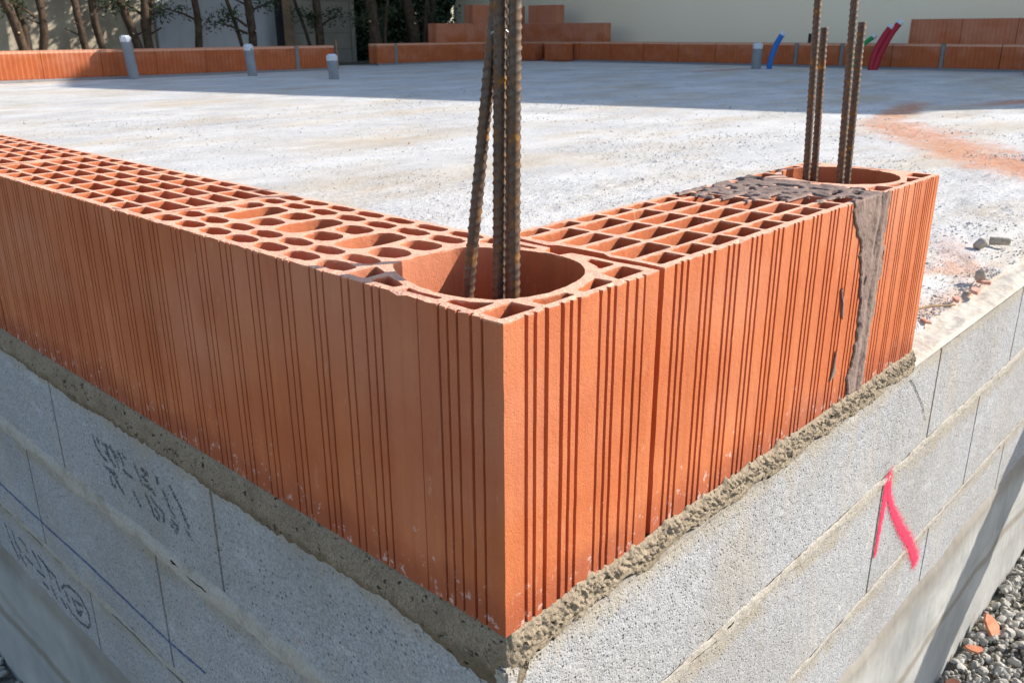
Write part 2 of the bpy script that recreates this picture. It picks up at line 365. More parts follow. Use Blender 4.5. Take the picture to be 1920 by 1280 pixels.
def brick_mesh(name, outer, holes, seed=0, jit=.0011, chip=.0024, mats=None, ztop=H, deep=0):
    loops = [outer] + holes; P = [p for l in loops for p in l]; E = []; o = 0; lid = []
    for li, l in enumerate(loops):
        E += [(o+i, o+(i+1) % len(l)) for i in range(len(l))]; lid += [li]*len(l); o += len(l)
    # top, jittered
    T = []
    for (x, y), li in zip(P, lid):
        jx = jit*n3(x*260+seed, y*260, 1); jy = jit*n3(x*260, y*260+seed, 5)
        T.append((x+jx, y+jy))
    res = delaunay_2d_cdt([Vector(t) for t in T], E, [], 0, 1e-7)
    ov, oe, of, orig_v = res[0], res[1], res[2], res[3]
    remap = [o_[0] if o_ else None for o_ in orig_v]
    loopid = lid
    def inside(px, py, poly):
        c = False; j = len(poly)-1
        for i in range(len(poly)):
            xi, yi = poly[i]; xj, yj = poly[j]
            if (yi > py) != (yj > py) and px < (xj-xi)*(py-yi)/(yj-yi)+xi: c = not c
            j = i
        return c
    Tl = []; o = 0
    for l in loops: Tl.append(T[o:o+len(l)]); o += len(l)
    bb = [(min(p[0] for p in l), max(p[0] for p in l), min(p[1] for p in l), max(p[1] for p in l)) for l in Tl]
    faces = []; fm = []; n = len(P)
    for f in of:
        idx = [remap[i] for i in f]
        if None in idx: continue
        cx = sum(T[i][0] for i in idx)/3; cy = sum(T[i][1] for i in idx)/3
        if not inside(cx, cy, Tl[0]): continue
        if any(bb[k][0] < cx < bb[k][1] and bb[k][2] < cy < bb[k][3] and inside(cx, cy, Tl[k]) for k in range(1, len(Tl))): continue
        faces.append(tuple(idx)); fm.append(1)
    V = []
    for i, (x, y) in enumerate(T):
        dz = .0007*n3(x*120+seed, y*120, 3)
        if loopid[i] == 0:
            q = n3(x*55+seed*3, y*55, 9); dz -= chip*2.6*max(0, q-.12) + chip*.4*abs(n3(x*300, y*300+seed, 2))
        V.append((x, y, ztop+dz))
    for i, (x, y) in enumerate(P): V.append((x, y, ztop-.0065))
    for (x, y) in P: V.append((x, y, deep))
    o = 0; m0 = len(outer); K = 14; rb = len(V)
    for k in range(1, K):
        z = (ztop-.0065)+(deep-(ztop-.0065))*k/K
        for i, (x, y) in enumerate(outer):
            cr = min(math.hypot(x-cx_, y-cy_) for cx_, cy_ in ((outer[0]),)) < .0005
            a_ = .0008 if cr else .00028
            V.append((x+a_*n3(x*35, z*45+seed, y*35), y+a_*n3(y*35+seed, x*35, z*45), z))
    for li, l in enumerate(loops):
        m_ = len(l)
        for i in range(m_):
            a, b = o+i, o+(i+1) % m_
            faces.append((a, a+n, b+n, b)); fm.append(0)
            if li == 0:
                ch = [(a+n, b+n)]+[(rb+(k-1)*m0+a, rb+(k-1)*m0+b) for k in range(1, K)]+[(a+2*n, b+2*n)]
                for (p_, q_), (p2, q2) in zip(ch, ch[1:]): faces.append((p_, p2, q2, q_)); fm.append(0)
            else:
                faces.append((a+n, a+2*n, b+2*n, b+n)); fm.append(0)
        o += m_
    me = bpy.data.meshes.new(name); me.from_pydata(V, [], faces)
    for m_ in (mats or (CLAY, CLAYCUT)): me.materials.append(m_)
    me.polygons.foreach_set('material_index', fm)
    bm = bmesh.new(); bm.from_mesh(me); bmesh.ops.recalc_face_normals(bm, faces=bm.faces[:]); bm.to_mesh(me); bm.free()
    me.polygons.foreach_set('use_smooth', [True]*len(me.polygons)); me.set_sharp_from_angle(angle=R(32)); me.update()
    return me

def grid_brick(name, L, gw, gd, seed, gpitch=.0475, goff=.0285, mats=None, trio=.0105, jit=.0005, ends=True, chip=.0016, groove_both=False):
    """runs along +x from 0 to L, weather face on y=0"""
    gr = []; x = goff
    while x < L-.006:
        for k in (-1, 0, 1):
            if .006 < x+k*trio < L-.006: gr.append(x+k*trio)
        x += gpitch
    e = .005 if ends else 0
    out = grooved((0, 0), (L, 0), gr, (0, -1), gd, gw)
    out += [(L, 0), (L, .03), (L, .062), (L+e, .072), (L+e, .1), (L+e, .128), (L, .138), (L, .17)]
    gi = [L-g for g in gr] if groove_both else []
    out += grooved((L, W), (0, W), gi, (0, 1), gd, gw)
    out += [(0, W), (0, .17), (0, .138), (e, .128), (e, .1), (e, .072), (0, .062), (0, .03)]
    holes = []; n1 = int((L-.004)/.0475); p1 = (L-.008)/n1; n2 = round((L-.008)/.0713); p2 = (L-.008)/n2
    for k in range(n1):
        for a, b in ((.0095, .033), (.1745, .192)):
            holes.append(rrect(.008+k*p1, .008+(k+1)*p1-.0075, a, b))
    rows = ((.0395, .0675), (.0745, .1015), (.1085, .133), (.140, .1675))
    for ri, (a, b) in enumerate(rows):
        for k in range(n2):
            x0, x1 = .008+k*p2, .008+(k+1)*p2-.0075
            if ri in (1, 2) and k == 0: x0 += e
            holes.append(rrect(x0, x1, a, b))
    return brick_mesh(name, out, holes, seed, mats=mats, jit=jit, chip=chip)

def smooth_closed(P, sub=3):
    out = []; n = len(P)
    for i in range(n):
        p0, p1, p2, p3 = [Vector(P[(i+k-1) % n]) for k in range(4)]
        for s in range(sub):
            t = s/sub
            q = .5*((2*p1) + (-p0+p2)*t + (2*p0-5*p1+4*p2-p3)*t*t + (-p0+3*p1-3*p2+p3)*t**3); out.append((q.x, q.y))
    area = sum(out[i-1][0]*out[i][1] - out[i][0]*out[i-1][1] for i in range(len(out)))
    return out if area > 0 else out[::-1]
BORE = smooth_closed([(.022, .107), (.0225, .084), (.027, .066), (.036, .050), (.047, .040), (.062, .032), (.082, .0275), (.106, .0285), (.131, .034), (.153, .046), (.168, .061), (.178, .079), (.182, .104), (.180, .122), (.174, .142), (.166, .162), (.156, .178), (.146, .189), (.136, .1935), (.12, .195), (.098, .196), (.070, .195), (.058, .192), (.050, .185), (.037, .160), (.027, .133)])

def corner_brick():
    L = .575
    gr_r = [((a+b)/2, b-a+.0002, .0032) for a, b in ((.023, .027), (.033, .037), (.046, .051), (.065, .07), (.076, .08), (.086, .09), (.114, .1175), (.125, .129), (.134, .138), (.151, .155), (.165, .169), (.177, .180))]
    gl = [.022, (.034, .0034, .003), .049, .060, .070, (.095, .0015, .0012), .142, .152, .163, .184, .1945, .222, .232, .242, .273, .283, .295, .326, .336, .348, .378, .387, .399, .429, .439, .451, .481, .491, .502, .535, .545, .556]
    out = grooved((0, 0), (W, 0), gr_r, (0, -1), .003, .004)
    out += [(W, 0), (W, .02), (W, .045), (W-.001, .07), (W-.002, .098), (W-.014, .103), (W-.013, .113), (W-.013, .123), (W, .127), (W, .15)]
    out += grooved((W, .17), (W, L), [], (1, 0), 0, 0)
    out += [(W, L), (.165, L), (.14, L), (.132, L-.006), (.10, L-.006), (.072, L-.006), (.064, L), (.03, L)]
    g2 = [(L-(g[0] if isinstance(g, tuple) else g), *(g[1:] if isinstance(g, tuple) else (.0027, .0030))) for g in gl]
    out += grooved((0, L), (0, 0), g2, (-1, 0), .002, .0022)
    holes = [BORE]
    P = holes.append
    for q in ([(.007, .031), (.0445, .0335), (.0465, .0075), (.007, .0075)], [(.054, .024), (.074, .0195), (.093, .017), (.093, .0075), (.054, .0075)],
              [(.103, .017), (.118, .0195), (.142, .0275), (.144, .0075), (.103, .0075)], [(.157, .034), (.191, .034), (.191, .009), (.152, .009)],
              [(.184, .070), (.192, .070), (.192, .042), (.168, .042), (.176, .052)], [(.0085, .072), (.0165, .072), (.022, .057), (.034, .040), (.0085, .038)],
              [(.0085, .122), (.0155, .122), (.0145, .108), (.0155, .080), (.0085, .080)], [(.0085, .165), (.0295, .165), (.022, .144), (.018, .131), (.0085, .131)],
              [(.0085, .197), (.041, .197), (.039, .188), (.033, .173), (.0085, .173)], [(.180, .165), (.192, .165), (.192, .135), (.1845, .135)],
              [(.172, .199), (.192, .199), (.192, .173), (.176, .173)]):
        P(roundpoly(q, .004))
    for k in range(7):
        y0 = .2065+.0533*k; y1 = y0+.0435
        if k == 6: y1 = .566
        P(lens(.0085, .031, y0, y1, 3.2)); P(lens(.038, .0595, y0, y1, 3.2)); P(lens(.1465, .168, y0, y1, 3.2)); P(lens(.1755, .193, y0, y1, 3.2))
        if k in (1, 3, 5): P(lens(.0665, .1385, y0, y1, 4.2, 28))
        else:
            yy = y1-.006 if k == 6 else y1
            P(lens(.0665, .0985, y0, yy, 3.2)); P(lens(.107, .1385, y0, yy, 3.2))
    return brick_mesh('clay_brick', out, holes, 3, chip=.0016)
HB = 'hollow clay bricks at the near wall corner'
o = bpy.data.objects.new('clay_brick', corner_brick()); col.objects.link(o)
tag(o, 'near corner hollow clay brick with a wide round bore and oval cells behind it', 'brick', HB)

b2l = grid_brick('clay_brick', .568, .0030, .0034, 11)
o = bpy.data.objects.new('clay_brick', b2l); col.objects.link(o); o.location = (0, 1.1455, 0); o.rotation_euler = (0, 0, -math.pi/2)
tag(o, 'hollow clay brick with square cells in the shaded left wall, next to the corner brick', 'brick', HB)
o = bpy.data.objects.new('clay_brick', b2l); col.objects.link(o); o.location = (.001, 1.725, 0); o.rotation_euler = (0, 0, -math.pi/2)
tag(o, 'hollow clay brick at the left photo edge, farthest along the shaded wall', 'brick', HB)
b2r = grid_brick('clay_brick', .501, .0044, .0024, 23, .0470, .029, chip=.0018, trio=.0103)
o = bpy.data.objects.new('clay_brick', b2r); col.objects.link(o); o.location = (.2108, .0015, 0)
tag(o, 'sunlit hollow clay brick between the corner brick and the brown mortar strip', 'brick', HB)
def end_brick():
    L = .2; gr = [.020, .030, .040, .064, .072, .080, .104, .113, .121, .129, .150, .158, .166, .174, .186]
    out = grooved((0, 0), (L, 0), gr, (0, -1), .0025, .0032) + [(L, 0), (L, .1)] + grooved((L, W), (0, W), [], (0, 1), 0, 0) + [(0, W), (0, .1)]
    holes = [[(.101+.0815*math.cos(2*math.pi*k/56), .106+.0815*math.sin(2*math.pi*k/56)) for k in range(56)]]
    for q in ([(.008, .031), (.046, .031), (.046, .008), (.008, .008)], [(.054, .024), (.074, .017), (.093, .015), (.093, .008), (.054, .008)],
              [(.103, .015), (.118, .017), (.142, .0255), (.144, .008), (.103, .008)], [(.157, .034), (.192, .034), (.192, .008), (.152, .008)]):
        holes.append(roundpoly(q, .003)); holes.append(roundpoly([(x_, .205-y_*.9) for x_, y_ in q], .003))
    holes.append(roundpoly([(.187, .12), (.1935, .155), (.1935, .06), (.187, .09)], .002))
    holes.append(roundpoly([(.007, .155), (.013, .12), (.013, .09), (.007, .06)], .002))
    return brick_mesh('clay_brick', out, holes, 31, chip=.001)
o = bpy.data.objects.new('clay_brick', end_brick()); col.objects.link(o); o.location = (.721, 0, 0)
tag(o, 'short clay brick with a round bore at the far right end of the sunlit wall', 'brick', HB)

# ------------------------------------------------------------------ sheets of mortar
def sheet(name, fn, nu, nv, mats, mask=None, parent=None, smooth=60):
    V = []; idx = {}; F = []
    ok = [[(mask is None or mask(i/nu, j/nv)) for j in range(nv)] for i in range(nu)]
    def edge(i, j):
        for a in (i-1, i):
            for b in (j-1, j):
                if not (0 <= a < nu and 0 <= b < nv and ok[a][b]): return True
        return False
    for i in range(nu):
        for j in range(nv):
            if not ok[i][j]: continue
            q = []
            for a, b in ((i, j), (i+1, j), (i+1, j+1), (i, j+1)):
                if (a, b) not in idx:
                    idx[(a, b)] = len(V); V.append(fn(a/nu, b/nv, edge(a, b)))
                q.append(idx[(a, b)])
            F.append(tuple(q))
    return mk(name, V, F, mats, parent, smooth=smooth)
# bed wrapping the corner: u<0 left face, u>0 right face
def bedpt(u, z, d):
    if u < -.012: return Vector((-d, -u, z))
    if u > .012: return Vector((u, -d, z))
    t = (u+.012)/.024; a = Vector((-d, .012*(1-t)**1.2, z)); b = Vector((.012*t**1.2, -d, z)); return a.lerp(b, t) if 0 < t < 1 else (a if t <= 0 else b)
def bed(u0, u1, n):
    nv = 34
    def fn(s, t, e):
        u = u0+(u1-u0)*s; right = u > .004
        rough = min(1, max(0, (u+.01)/.03)); k = 1-rough
        zl = -.041 + .010*fbm(u*8, 1.7, 0, 5) + .0045*n3(u*90, 3) - .010*max(0, fbm(u*3.1, 6.6)) if u < 0 else -.029 + .013*fbm(u*12, 4.2, 0, 4) + .0045*n3(u*130, 5) - .007*max(0, 1-u/.07)*(.6+fbm(u*40, 2))
        zl -= .030*math.exp(-((u-.004)/.014)**2)*(1+.5*n3(u*150, 4)); zl = max(zl, -.085)
        zt = .0008 + (.0065*max(0, fbm(u*70, 9.1)) + .005*max(0, n3(u*15, 2)) + .012*max(0, n3(u*45, 12)-.45))*rough - .0028*max(0, n3(u*28, 5))*(1-rough)
        z = zt+(zl-zt)*t
        prof = [(0, -.003), (.05, -.0015), (.12, .0005), (.35, .0035), (.75, .0066), (.93, .0064), (1, .0049)] if k > .5 else [(0, -.001), (.05, .001), (.2, .0028), (.5, .0052), (.8, .0060), (.93, .0056), (1, .0047)]
        for (a, da), (b, db) in zip(prof, prof[1:]):
            if t <= b: d = da+(db-da)*(t-a)/(b-a); break
        inner = math.sin(min(1, t*1.15)*math.pi) if t < .87 else .35
        d += inner*(k*(.0016*fbm(u*30, z*30, 1) + .0010*fbm(u*140, z*140, 9) - .007*max(0, n3(u*110, z*110, 4)-.30)) + rough*(.0034*fbm(u*95, z*95, 2, 3)+.0036*fbm(u*330, z*330, 6, 2)))
        return bedpt(u, z, d)
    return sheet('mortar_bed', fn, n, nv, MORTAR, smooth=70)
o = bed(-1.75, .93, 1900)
tag(o, 'damp brown mortar bed squeezed out under the near clay bricks all along the corner', 'mortar')

# brown adhesive mortar over the top and down the face at the right joint
g = empty('brown_mortar', (.66, .05, .2)); tag(g, 'smeared brown mortar on top and down the joint beside the short end brick', 'mortar')
def off(o_):
    o_.parent = g; o_.matrix_parent_inverse = Matrix.Translation(g.location).inverted(); return o_
def topmask(s, t):
    x = .53+.215*s; y = .001+.199*t
    lim = .648 - .135*(t**.8) + .022*fbm(x*38, y*38, 2)
    if x > .724+.006*n3(y*60, 3): return False
    if x < lim-.03: return False
    if x < lim+.075:
        hole = n3(x*55, y*55, 8) > -.30+.62*(x-lim)/.075
        web = min(abs(y-c) for c in (.004, .036, .071, .105, .1365, .171, .196)) < .0045
        if x < lim: return web and n3(x*50, y*50, 1) > -.1
        return web or not hole
    return not (n3(x*48, y*60, 5) > .22)
def topfn(s, t, e):
    x = .53+.215*s; y = .001+.199*t
    return Vector((x, y, H - .001 if e else H+.0016+.0016*max(-.3, fbm(x*75, y*28, 3))+.0010*max(0, n3(x*110, y*60, 4))))
off(sheet('mortar_cap', topfn, 130, 118, CLAYMORTAR, topmask))
def stripmask(s, t):
    x = .600+.15*s; z = H*t
    lo = .676 - .02*(t-.5) + .010*fbm(z*22, 1) + .004*fbm(z*90, 3) - (.045*max(0, min(1, (z-.17)/.08))**1.5 + .012*max(0, fbm(z*25, 8)))
    hi = .7335 + .005*fbm(z*30, 5) + .003*fbm(z*110, 7) + (.008 if .15 < z < .2 else 0) - .010*max(0, .5-t)
    if n3(x*70, z*28, 9) > .62: return False
    return lo < x < hi
def stripfn(s, t, e):
    x = .600+.15*s; z = H*t + .0015
    d = .0010+.0006*fbm(x*60, z*45, 2)+.0006*fbm(x*220, z*220, 2)
    d += .0019*math.exp(-((x-.7175-.003*n3(z*12, 3))/.0055)**2) + .0022*math.exp(-((x-.693)/.006)**2)*max(0, fbm(z*14, 6)+.4)
    d -= .0034*max(0, .25+n3(z*16, 3))*math.exp(-((x-.7065-.003*n3(z*18, 8))/.0026)**2)
    if e: d = -.0006 if x < .702 or x > .726 else d
    return Vector((x, -d, z))
off(sheet('mortar_strip', stripfn, 120, 190, CLAYMORTAR, stripmask))
def splash(pts, z0):
    V = [(x, -.0006-.0006*random.random(), z) for x, z in pts]; c = len(V); V.append((sum(v[0] for v in V)/c, -.0016, sum(v[2] for v in V)/c))
    V2 = [(x, .001, z) for x, z in pts]; n_ = len(V); V += V2
    F = [(i, (i+1) % c, c) for i in range(c)] + [(i, n_+i, n_+(i+1) % c, (i+1) % c) for i in range(c)]
    return mk('mortar_splash', V, F, CLAYMORTAR)
off(splash([(.613, .044), (.616, .052), (.6185, .060), (.6195, .072), (.6215, .084), (.6235, .074), (.6245, .062), (.627, .055), (.6255, .047), (.619, .0455)], 0))
off(splash([(.6125, .166), (.6155, .157), (.620, .150), (.6225, .138), (.626, .128), (.6285, .124), (.6275, .133), (.6255, .141), (.6235, .150), (.6175, .161), (.6145, .169)], 0))

# ------------------------------------------------------------------ concrete block foundation
CB = 'grey concrete blocks of the foundation wall'
def prism(name, poly, z0, z1, mat, bv=.0025):
    n = len(poly); V = [(x, y, z0) for x, y in poly] + [(x, y, z1) for x, y in poly]
    F = [tuple(range(n))[::-1], tuple(range(n, 2*n))] + [(i, (i+1) % n, n+(i+1) % n, n+i) for i in range(n)]
    o = mk(name, V, F, mat)
    if bv: bevel(o, bv, 2)
    return o
c0 = -.005
courses = [(-.0302, -.1985, [.482, .980, 1.478, 1.976], [1.06, 1.56, 2.06, 2.56]),
           (-.2085, -.4185, [.676, 1.165, 1.66, 2.1], [.87, 1.37, 1.87, 2.37]),
           (-.4285, -.6285, [.48, .98, 1.48, 1.98], [1.175, 1.675, 2.175, 2.675])]
nm = ['top', 'second', 'third']
lefts = [['with the smudged stamp', 'left of the stamped block', 'at the frame edge'],
         ['under the chalk line, nearer', 'under the chalk line, farther', 'at the frame edge'],
         ['nearest the corner', 'with the ringed stamp', 'at the frame edge']]
for ci, (zt, zb, jl, jr) in enumerate(courses):
    g_ = .0008
    o = prism('concrete_block', [(c0, c0), (jr[0]-g_, c0), (jr[0]-g_, .195), (.195, .195), (.195, jl[0]-g_), (c0, jl[0]-g_)], zb, zt, BLOCK)
    tag(o, f'grey granular concrete corner block in the {nm[ci]} course under the clay corner', 'concrete block', CB)
    for i in range(len(jl)-1):
        o = prism('concrete_block', [(c0, jl[i]+g_), (.195, jl[i]+g_), (.195, jl[i+1]-g_), (c0, jl[i+1]-g_)], zb, zt, BLOCK)
        tag(o, f'concrete block of the {nm[ci]} course on the shaded left side, {lefts[ci][i]}', 'concrete block', CB)
    for i in range(len(jr)-1):
        o = prism('concrete_block', [(jr[i]+g_, c0), (jr[i+1]-g_, c0), (jr[i+1]-g_, .195), (jr[i]+g_, .195)], zb, zt, BLOCK)
        w_ = ['first from the corner block', 'second from the corner block', 'third from the corner block', 'fourth from the corner block'][i]
        tag(o, f'sunlit concrete block in the {nm[ci]} course of the right side, {w_}', 'concrete block', CB)
# stamped block: move the stamp wording to the right one (between y=.482 and .98)
def smear(side, s0, s1, zt, zb, dmax, mat, seed, step=.004, nv=16, th=-.15):
    n = int((s1-s0)/step)
    def ed(s): return zt+.004*fbm(s*20+seed, 1)+.002*n3(s*90, seed), zb+.007*fbm(s*12+seed, 7)+.003*n3(s*80, seed)
    def fn(a, b, e):
        s = s0+(s1-s0)*a; t_, b_ = ed(s); z = t_+(b_-t_)*b
        d = .0055+dmax*math.sin(math.pi*min(1, b*.9+.1))*(.65+.5*fbm(s*15, z*40, seed)) + .0008*fbm(s*160, z*160, seed)
        if b > .98 or b < .02: d = .0046
        return Vector((-d, s, z)) if side == 'L' else Vector((s, -d, z))
    def mask(a, b):
        s = s0+(s1-s0)*a; return not (fbm(s*9+seed, b*3, 2) > .62-th and .2 < b)
    return sheet('mortar_joint', fn, n, nv, mat, mask)
o = smear('L', -.004, 2.0, -.188, -.222, .0055, MORTARLIGHT, 3); tag(o, 'pale raised mortar joint below the top block course on the shaded left side', 'mortar')
o = smear('L', -.004, 2.0, -.415, -.4285, .0008, MORTARJOINT, 8); tag(o, 'thin mortar joint below the second block course on the shaded left side', 'mortar')
o = smear('R', -.004, 2.6, -.197, -.217, .0018, MORTARJOINT, 5); tag(o, 'beige mortar joint below the top block course on the sunlit right side', 'mortar')
o = smear('R', -.004, 2.6, -.417, -.4285, .0008, MORTARJOINT, 9); tag(o, 'thin beige mortar joint below the second block course on the sunlit right side', 'mortar')
for z0, z1 in ((-.2085, -.1985), (-.4285, -.4185)): pass
def core(name, z0, z1):
    V, F = join([boxgeo(-.0025, 2.7, -.0025, .19, z0, z1), boxgeo(-.0022, .189, .191, 2.1, z0, z1)])
    return mk(name, V, F, MORTARJOINT)
o = core('mortar_core', -.96, -.032)
o.data.transform(Matrix.Identity(4)); tag(o, 'grey mortar fill behind the block joints of the foundation wall', 'mortar')
# footing
V, F = join([boxgeo(-.012, 2.7, -.012, .15, -1.05, -.585)]); 
poly = [(-.012, -.012), (2.8, -.012), (2.8, .15), (.15, .15), (.15, 2.2), (-.012, 2.2)]
def foot():
    nu, nv = 700, 40
    def fn(a, b, e):
        u = -2.2+5.0*a; zt = -.552+.010*fbm(u*5, 2)+.004*n3(u*40, 1); z = zt+(-1.05-zt)*b
        d = .0045 if b == 0 else .0095+.003*fbm(u*5, z*9, 1)+.0012*fbm(u*60, z*60, 2)
        return bedpt(u, z, d)
    return sheet('footing', fn, nu, nv, FOOT, smooth=70)
o = foot(); tag(o, 'smooth grey rendered concrete footing below the block courses', 'footing')

# ------------------------------------------------------------------ marks on the blocks
def strokes(name, side, lines, width, mat, cell=.0012, soft=0, keep=.85, d=.0072, seed=1):
    """ink kept as small cells of one sheet lying on the block face"""
    random.seed(seed); cells = {}
    for ln in lines:
        w0, w1 = (width if isinstance(width, tuple) else (width, width))
        tot = sum(math.dist(a, b) for a, b in zip(ln, ln[1:])) or 1; run = 0
        for a, b in zip(ln, ln[1:]):
            L = math.dist(a, b); k = max(1, int(L/cell*1.5))
            for i in range(k+1):
                t = i/k; s, z = a[0]+(b[0]-a[0])*t, a[1]+(b[1]-a[1])*t; f = (run+L*t)/tot; wd = w0+(w1-w0)*f; m_ = int(wd*(1+soft)/cell)+1
                for p in range(-m_, m_+1):
                    for q in range(-m_, m_+1):
                        r_ = math.hypot(p, q)*cell; key = (int(math.floor(s/cell))+p, int(math.floor(z/cell))+q)
                        co = .75 if soft < 1 else .45; pr = 1 if r_ < wd*co else max(0, 1-(r_-wd*co)/(wd*(1-co+soft)+1e-6))**(1.6 if soft < 1 else 2.2)
                        cells[key] = max(cells.get(key, 0), pr)
            run += L
    V, F, ids = [], [], {}
    for (p, q), pr in cells.items():
        if random.random() > pr*(keep + .3*n3(p*cell*160, q*cell*160, seed)): continue
        f = []
        for a, b in ((p, q), (p+1, q), (p+1, q+1), (p, q+1)):
            if (a, b) not in ids:
                ids[(a, b)] = len(V); s, z = (a+random.uniform(-.25, .25))*cell, (b+random.uniform(-.25, .25))*cell
                V.append((-d, s, z) if side == 'L' else (s, -d, z))
            f.append(ids[(a, b)])
        F.append(tuple(f))
    return mk(name, V, F, mat)
g = empty('paint_mark', (.889, -.01, -.203)); tag(g, 'bright red sprayed inverted V mark on the sunlit block wall', 'paint mark')
def under(o_, g_): o_.parent = g_; o_.matrix_parent_inverse = Matrix.Translation(g_.location).inverted(); return o_
under(strokes('spray_stroke', 'R', [[(.889, -.206), (.887, -.229), (.885, -.272), (.881, -.344)]], (.0130, .0055), SPRAY, .0012, 1.1, 1.02, .0063, 4), g)
under(strokes('spray_stroke', 'R', [[(.891, -.207), (.908, -.25), (.935, -.285), (.994, -.345), (1.06, -.405), (1.122, -.475)]], (.0065, .0125), SPRAY, .0012, 1.5, 1.0, .0065, 5), g)
o = strokes('chalk_line', 'L', [[(1.75, -.372), (1.508, -.370), (1.375, -.368), (1.144, -.367), (.967, -.364), (.673, -.368), (.57, -.362)]], .0016, CHALK, .0009, 1.5, .8, .0062, 3)
tag(o, 'blue snapped chalk line across the second block course on the left', 'chalk line')
st1 = [[[0.83,-0.085],[0.825,-0.099],[0.811,-0.109],[0.791,-0.113]],[[0.815,-0.084],[0.811,-0.091]],[[0.797,-0.087],[0.77,-0.084],[0.756,-0.1],[0.753,-0.111]],[[0.744,-0.082],[0.734,-0.096],[0.733,-0.102]],[[0.732,-0.08],[0.722,-0.085]],[[0.806,-0.125],[0.779,-0.127],[0.764,-0.142],[0.75,-0.15]],[[0.791,-0.131],[0.787,-0.15],[0.777,-0.149]],[[0.774,-0.123],[0.766,-0.129]],[[0.735,-0.108],[0.719,-0.11],[0.71,-0.11]],[[0.696,-0.084],[0.687,-0.098],[0.677,-0.108]],[[0.673,-0.084],[0.657,-0.083],[0.673,-0.095],[0.659,-0.099],[0.657,-0.102]],[[0.714,-0.133],[0.707,-0.142],[0.698,-0.151]],[[0.671,-0.107],[0.647,-0.107],[0.643,-0.111]],[[0.673,-0.122],[0.662,-0.135],[0.657,-0.15]],[[0.657,-0.121],[0.639,-0.129],[0.625,-0.132],[0.628,-0.147]],[[0.648,-0.149],[0.642,-0.15]],[[0.63,-0.081],[0.628,-0.089]],[[0.592,-0.08],[0.572,-0.099],[0.555,-0.125]],[[0.562,-0.133],[0.549,-0.142]],[[0.614,-0.096],[0.604,-0.113],[0.591,-0.126]],[[0.602,-0.134],[0.587,-0.137],[0.594,-0.148],[0.604,-0.143]],
 [[.79,-.098],[.775,-.105],[.765,-.113]],[[.785,-.09],[.78,-.108]],[[.76,-.088],[.75,-.095]],[[.668,-.128],[.66,-.142]],[[.65,-.135],[.64,-.142]]]
o = strokes('ink_stamp', 'L', st1, .0022, INK, .0010, .95, .5, .0060, 6); tag(o, 'smudged unreadable black ink stamp on the top block course at left', 'stamp')
st2 = [[[1.408,-0.473],[1.403,-0.49],[1.386,-0.516],[1.362,-0.534]],[[1.368,-0.473],[1.363,-0.494],[1.343,-0.509]],[[1.33,-0.473],[1.299,-0.476],[1.296,-0.49]],[[1.352,-0.52],[1.323,-0.533]],[[1.316,-0.508],[1.28,-0.511]],[[1.261,-0.472],[1.241,-0.484],[1.232,-0.495]],[[1.229,-0.469],[1.197,-0.475],[1.151,-0.48]],[[1.205,-0.472],[1.19,-0.481],[1.177,-0.495]],[[1.256,-0.513],[1.218,-0.51]],[[1.233,-0.53],[1.21,-0.532]],[[1.188,-0.517],[1.171,-0.534]],[[1.15,-0.489],[1.139,-0.505]],[[1.142,-0.522],[1.124,-0.533]],[[1.111,-0.494],[1.099,-0.507]],[[1.124,-0.491],[1.108,-0.476],[1.076,-0.466],[1.033,-0.466],[1.007,-0.487],[1.008,-0.511],[1.022,-0.524],[1.061,-0.534],[1.096,-0.532],[1.114,-0.521]],[[1.078,-0.49],[1.062,-0.515]],[[1.065,-0.49],[1.032,-0.484]],[[1.061,-0.512],[1.04,-0.499],[1.053,-0.514]]]
o = strokes('ink_stamp', 'L', st2, .0024, INK, .0012, .9, .55, .0060, 8); tag(o, 'faded black ink stamp ending in a ringed mark on the third block course at left', 'stamp')
o = strokes('crack', 'R', [[(.919, -.045), (.945, -.064), (.971, -.087), (1.005, -.118), (1.032, -.153)]], .0010, CRACKM, .0009, .2, .9, .0062, 2); tag(o, 'curved hairline crack in the top sunlit block beyond the end brick', 'crack')
o = strokes('crack', 'R', [[(.882, -.045), (.880, -.10), (.872, -.16), (.870, -.188)]], .0007, CRACKM, .0009, .2, .55, .0062, 3); tag(o, 'straight faint hairline crack in the top sunlit block above the red mark', 'crack')

# ------------------------------------------------------------------ reinforcing bars
def rebar_mesh(P, Q, r=.0054, cut=False):
    P, Q = Vector(P), Vector(Q); L = (Q-P).length; t = (Q-P).normalized(); a = t.cross(Vector((.68, -.73, 0))).normalized(); b = t.cross(a)
    seg = 22; n = int(L/.0014); V, F = [], []
    for i in range(n+1):
        s = L*i/n; bend = .0015*math.sin(s*5+P.x*40)
        for k in range(seg):
            th = 2*math.pi*k/seg
            side = 1 if math.sin(th) > 0 else -1
            ph = s/.0078 + side*math.cos(th)*.42
            rib = max(0, math.cos(2*math.pi*ph))**3 * abs(math.sin(th))**.6
            lon = max(0, abs(math.cos(th))-.93)/.07
            rr = r*.93 + .00095*rib + .0007*lon
            V.append(P + t*s + (a*math.cos(th)+b*math.sin(th))*rr + a*bend)
    for i in range(n):
        for k in range(seg):
            k2 = (k+1) % seg; F.append((i*seg+k, i*seg+k2, (i+1)*seg+k2, (i+1)*seg+k))
    fm = [0]*len(F); F.append(tuple((n)*seg+k for k in range(seg))); fm.append(1 if cut else 0)
    me = bpy.data.meshes.new('rebar'); me.from_pydata([tuple(v) for v in V], [], F); me.materials.append(RUST); me.materials.append(WIRE)
    me.polygons.foreach_set('material_index', fm); me.polygons.foreach_set('use_smooth', [True]*len(F)); me.set_sharp_from_angle(angle=R(50)); me.update(); return me
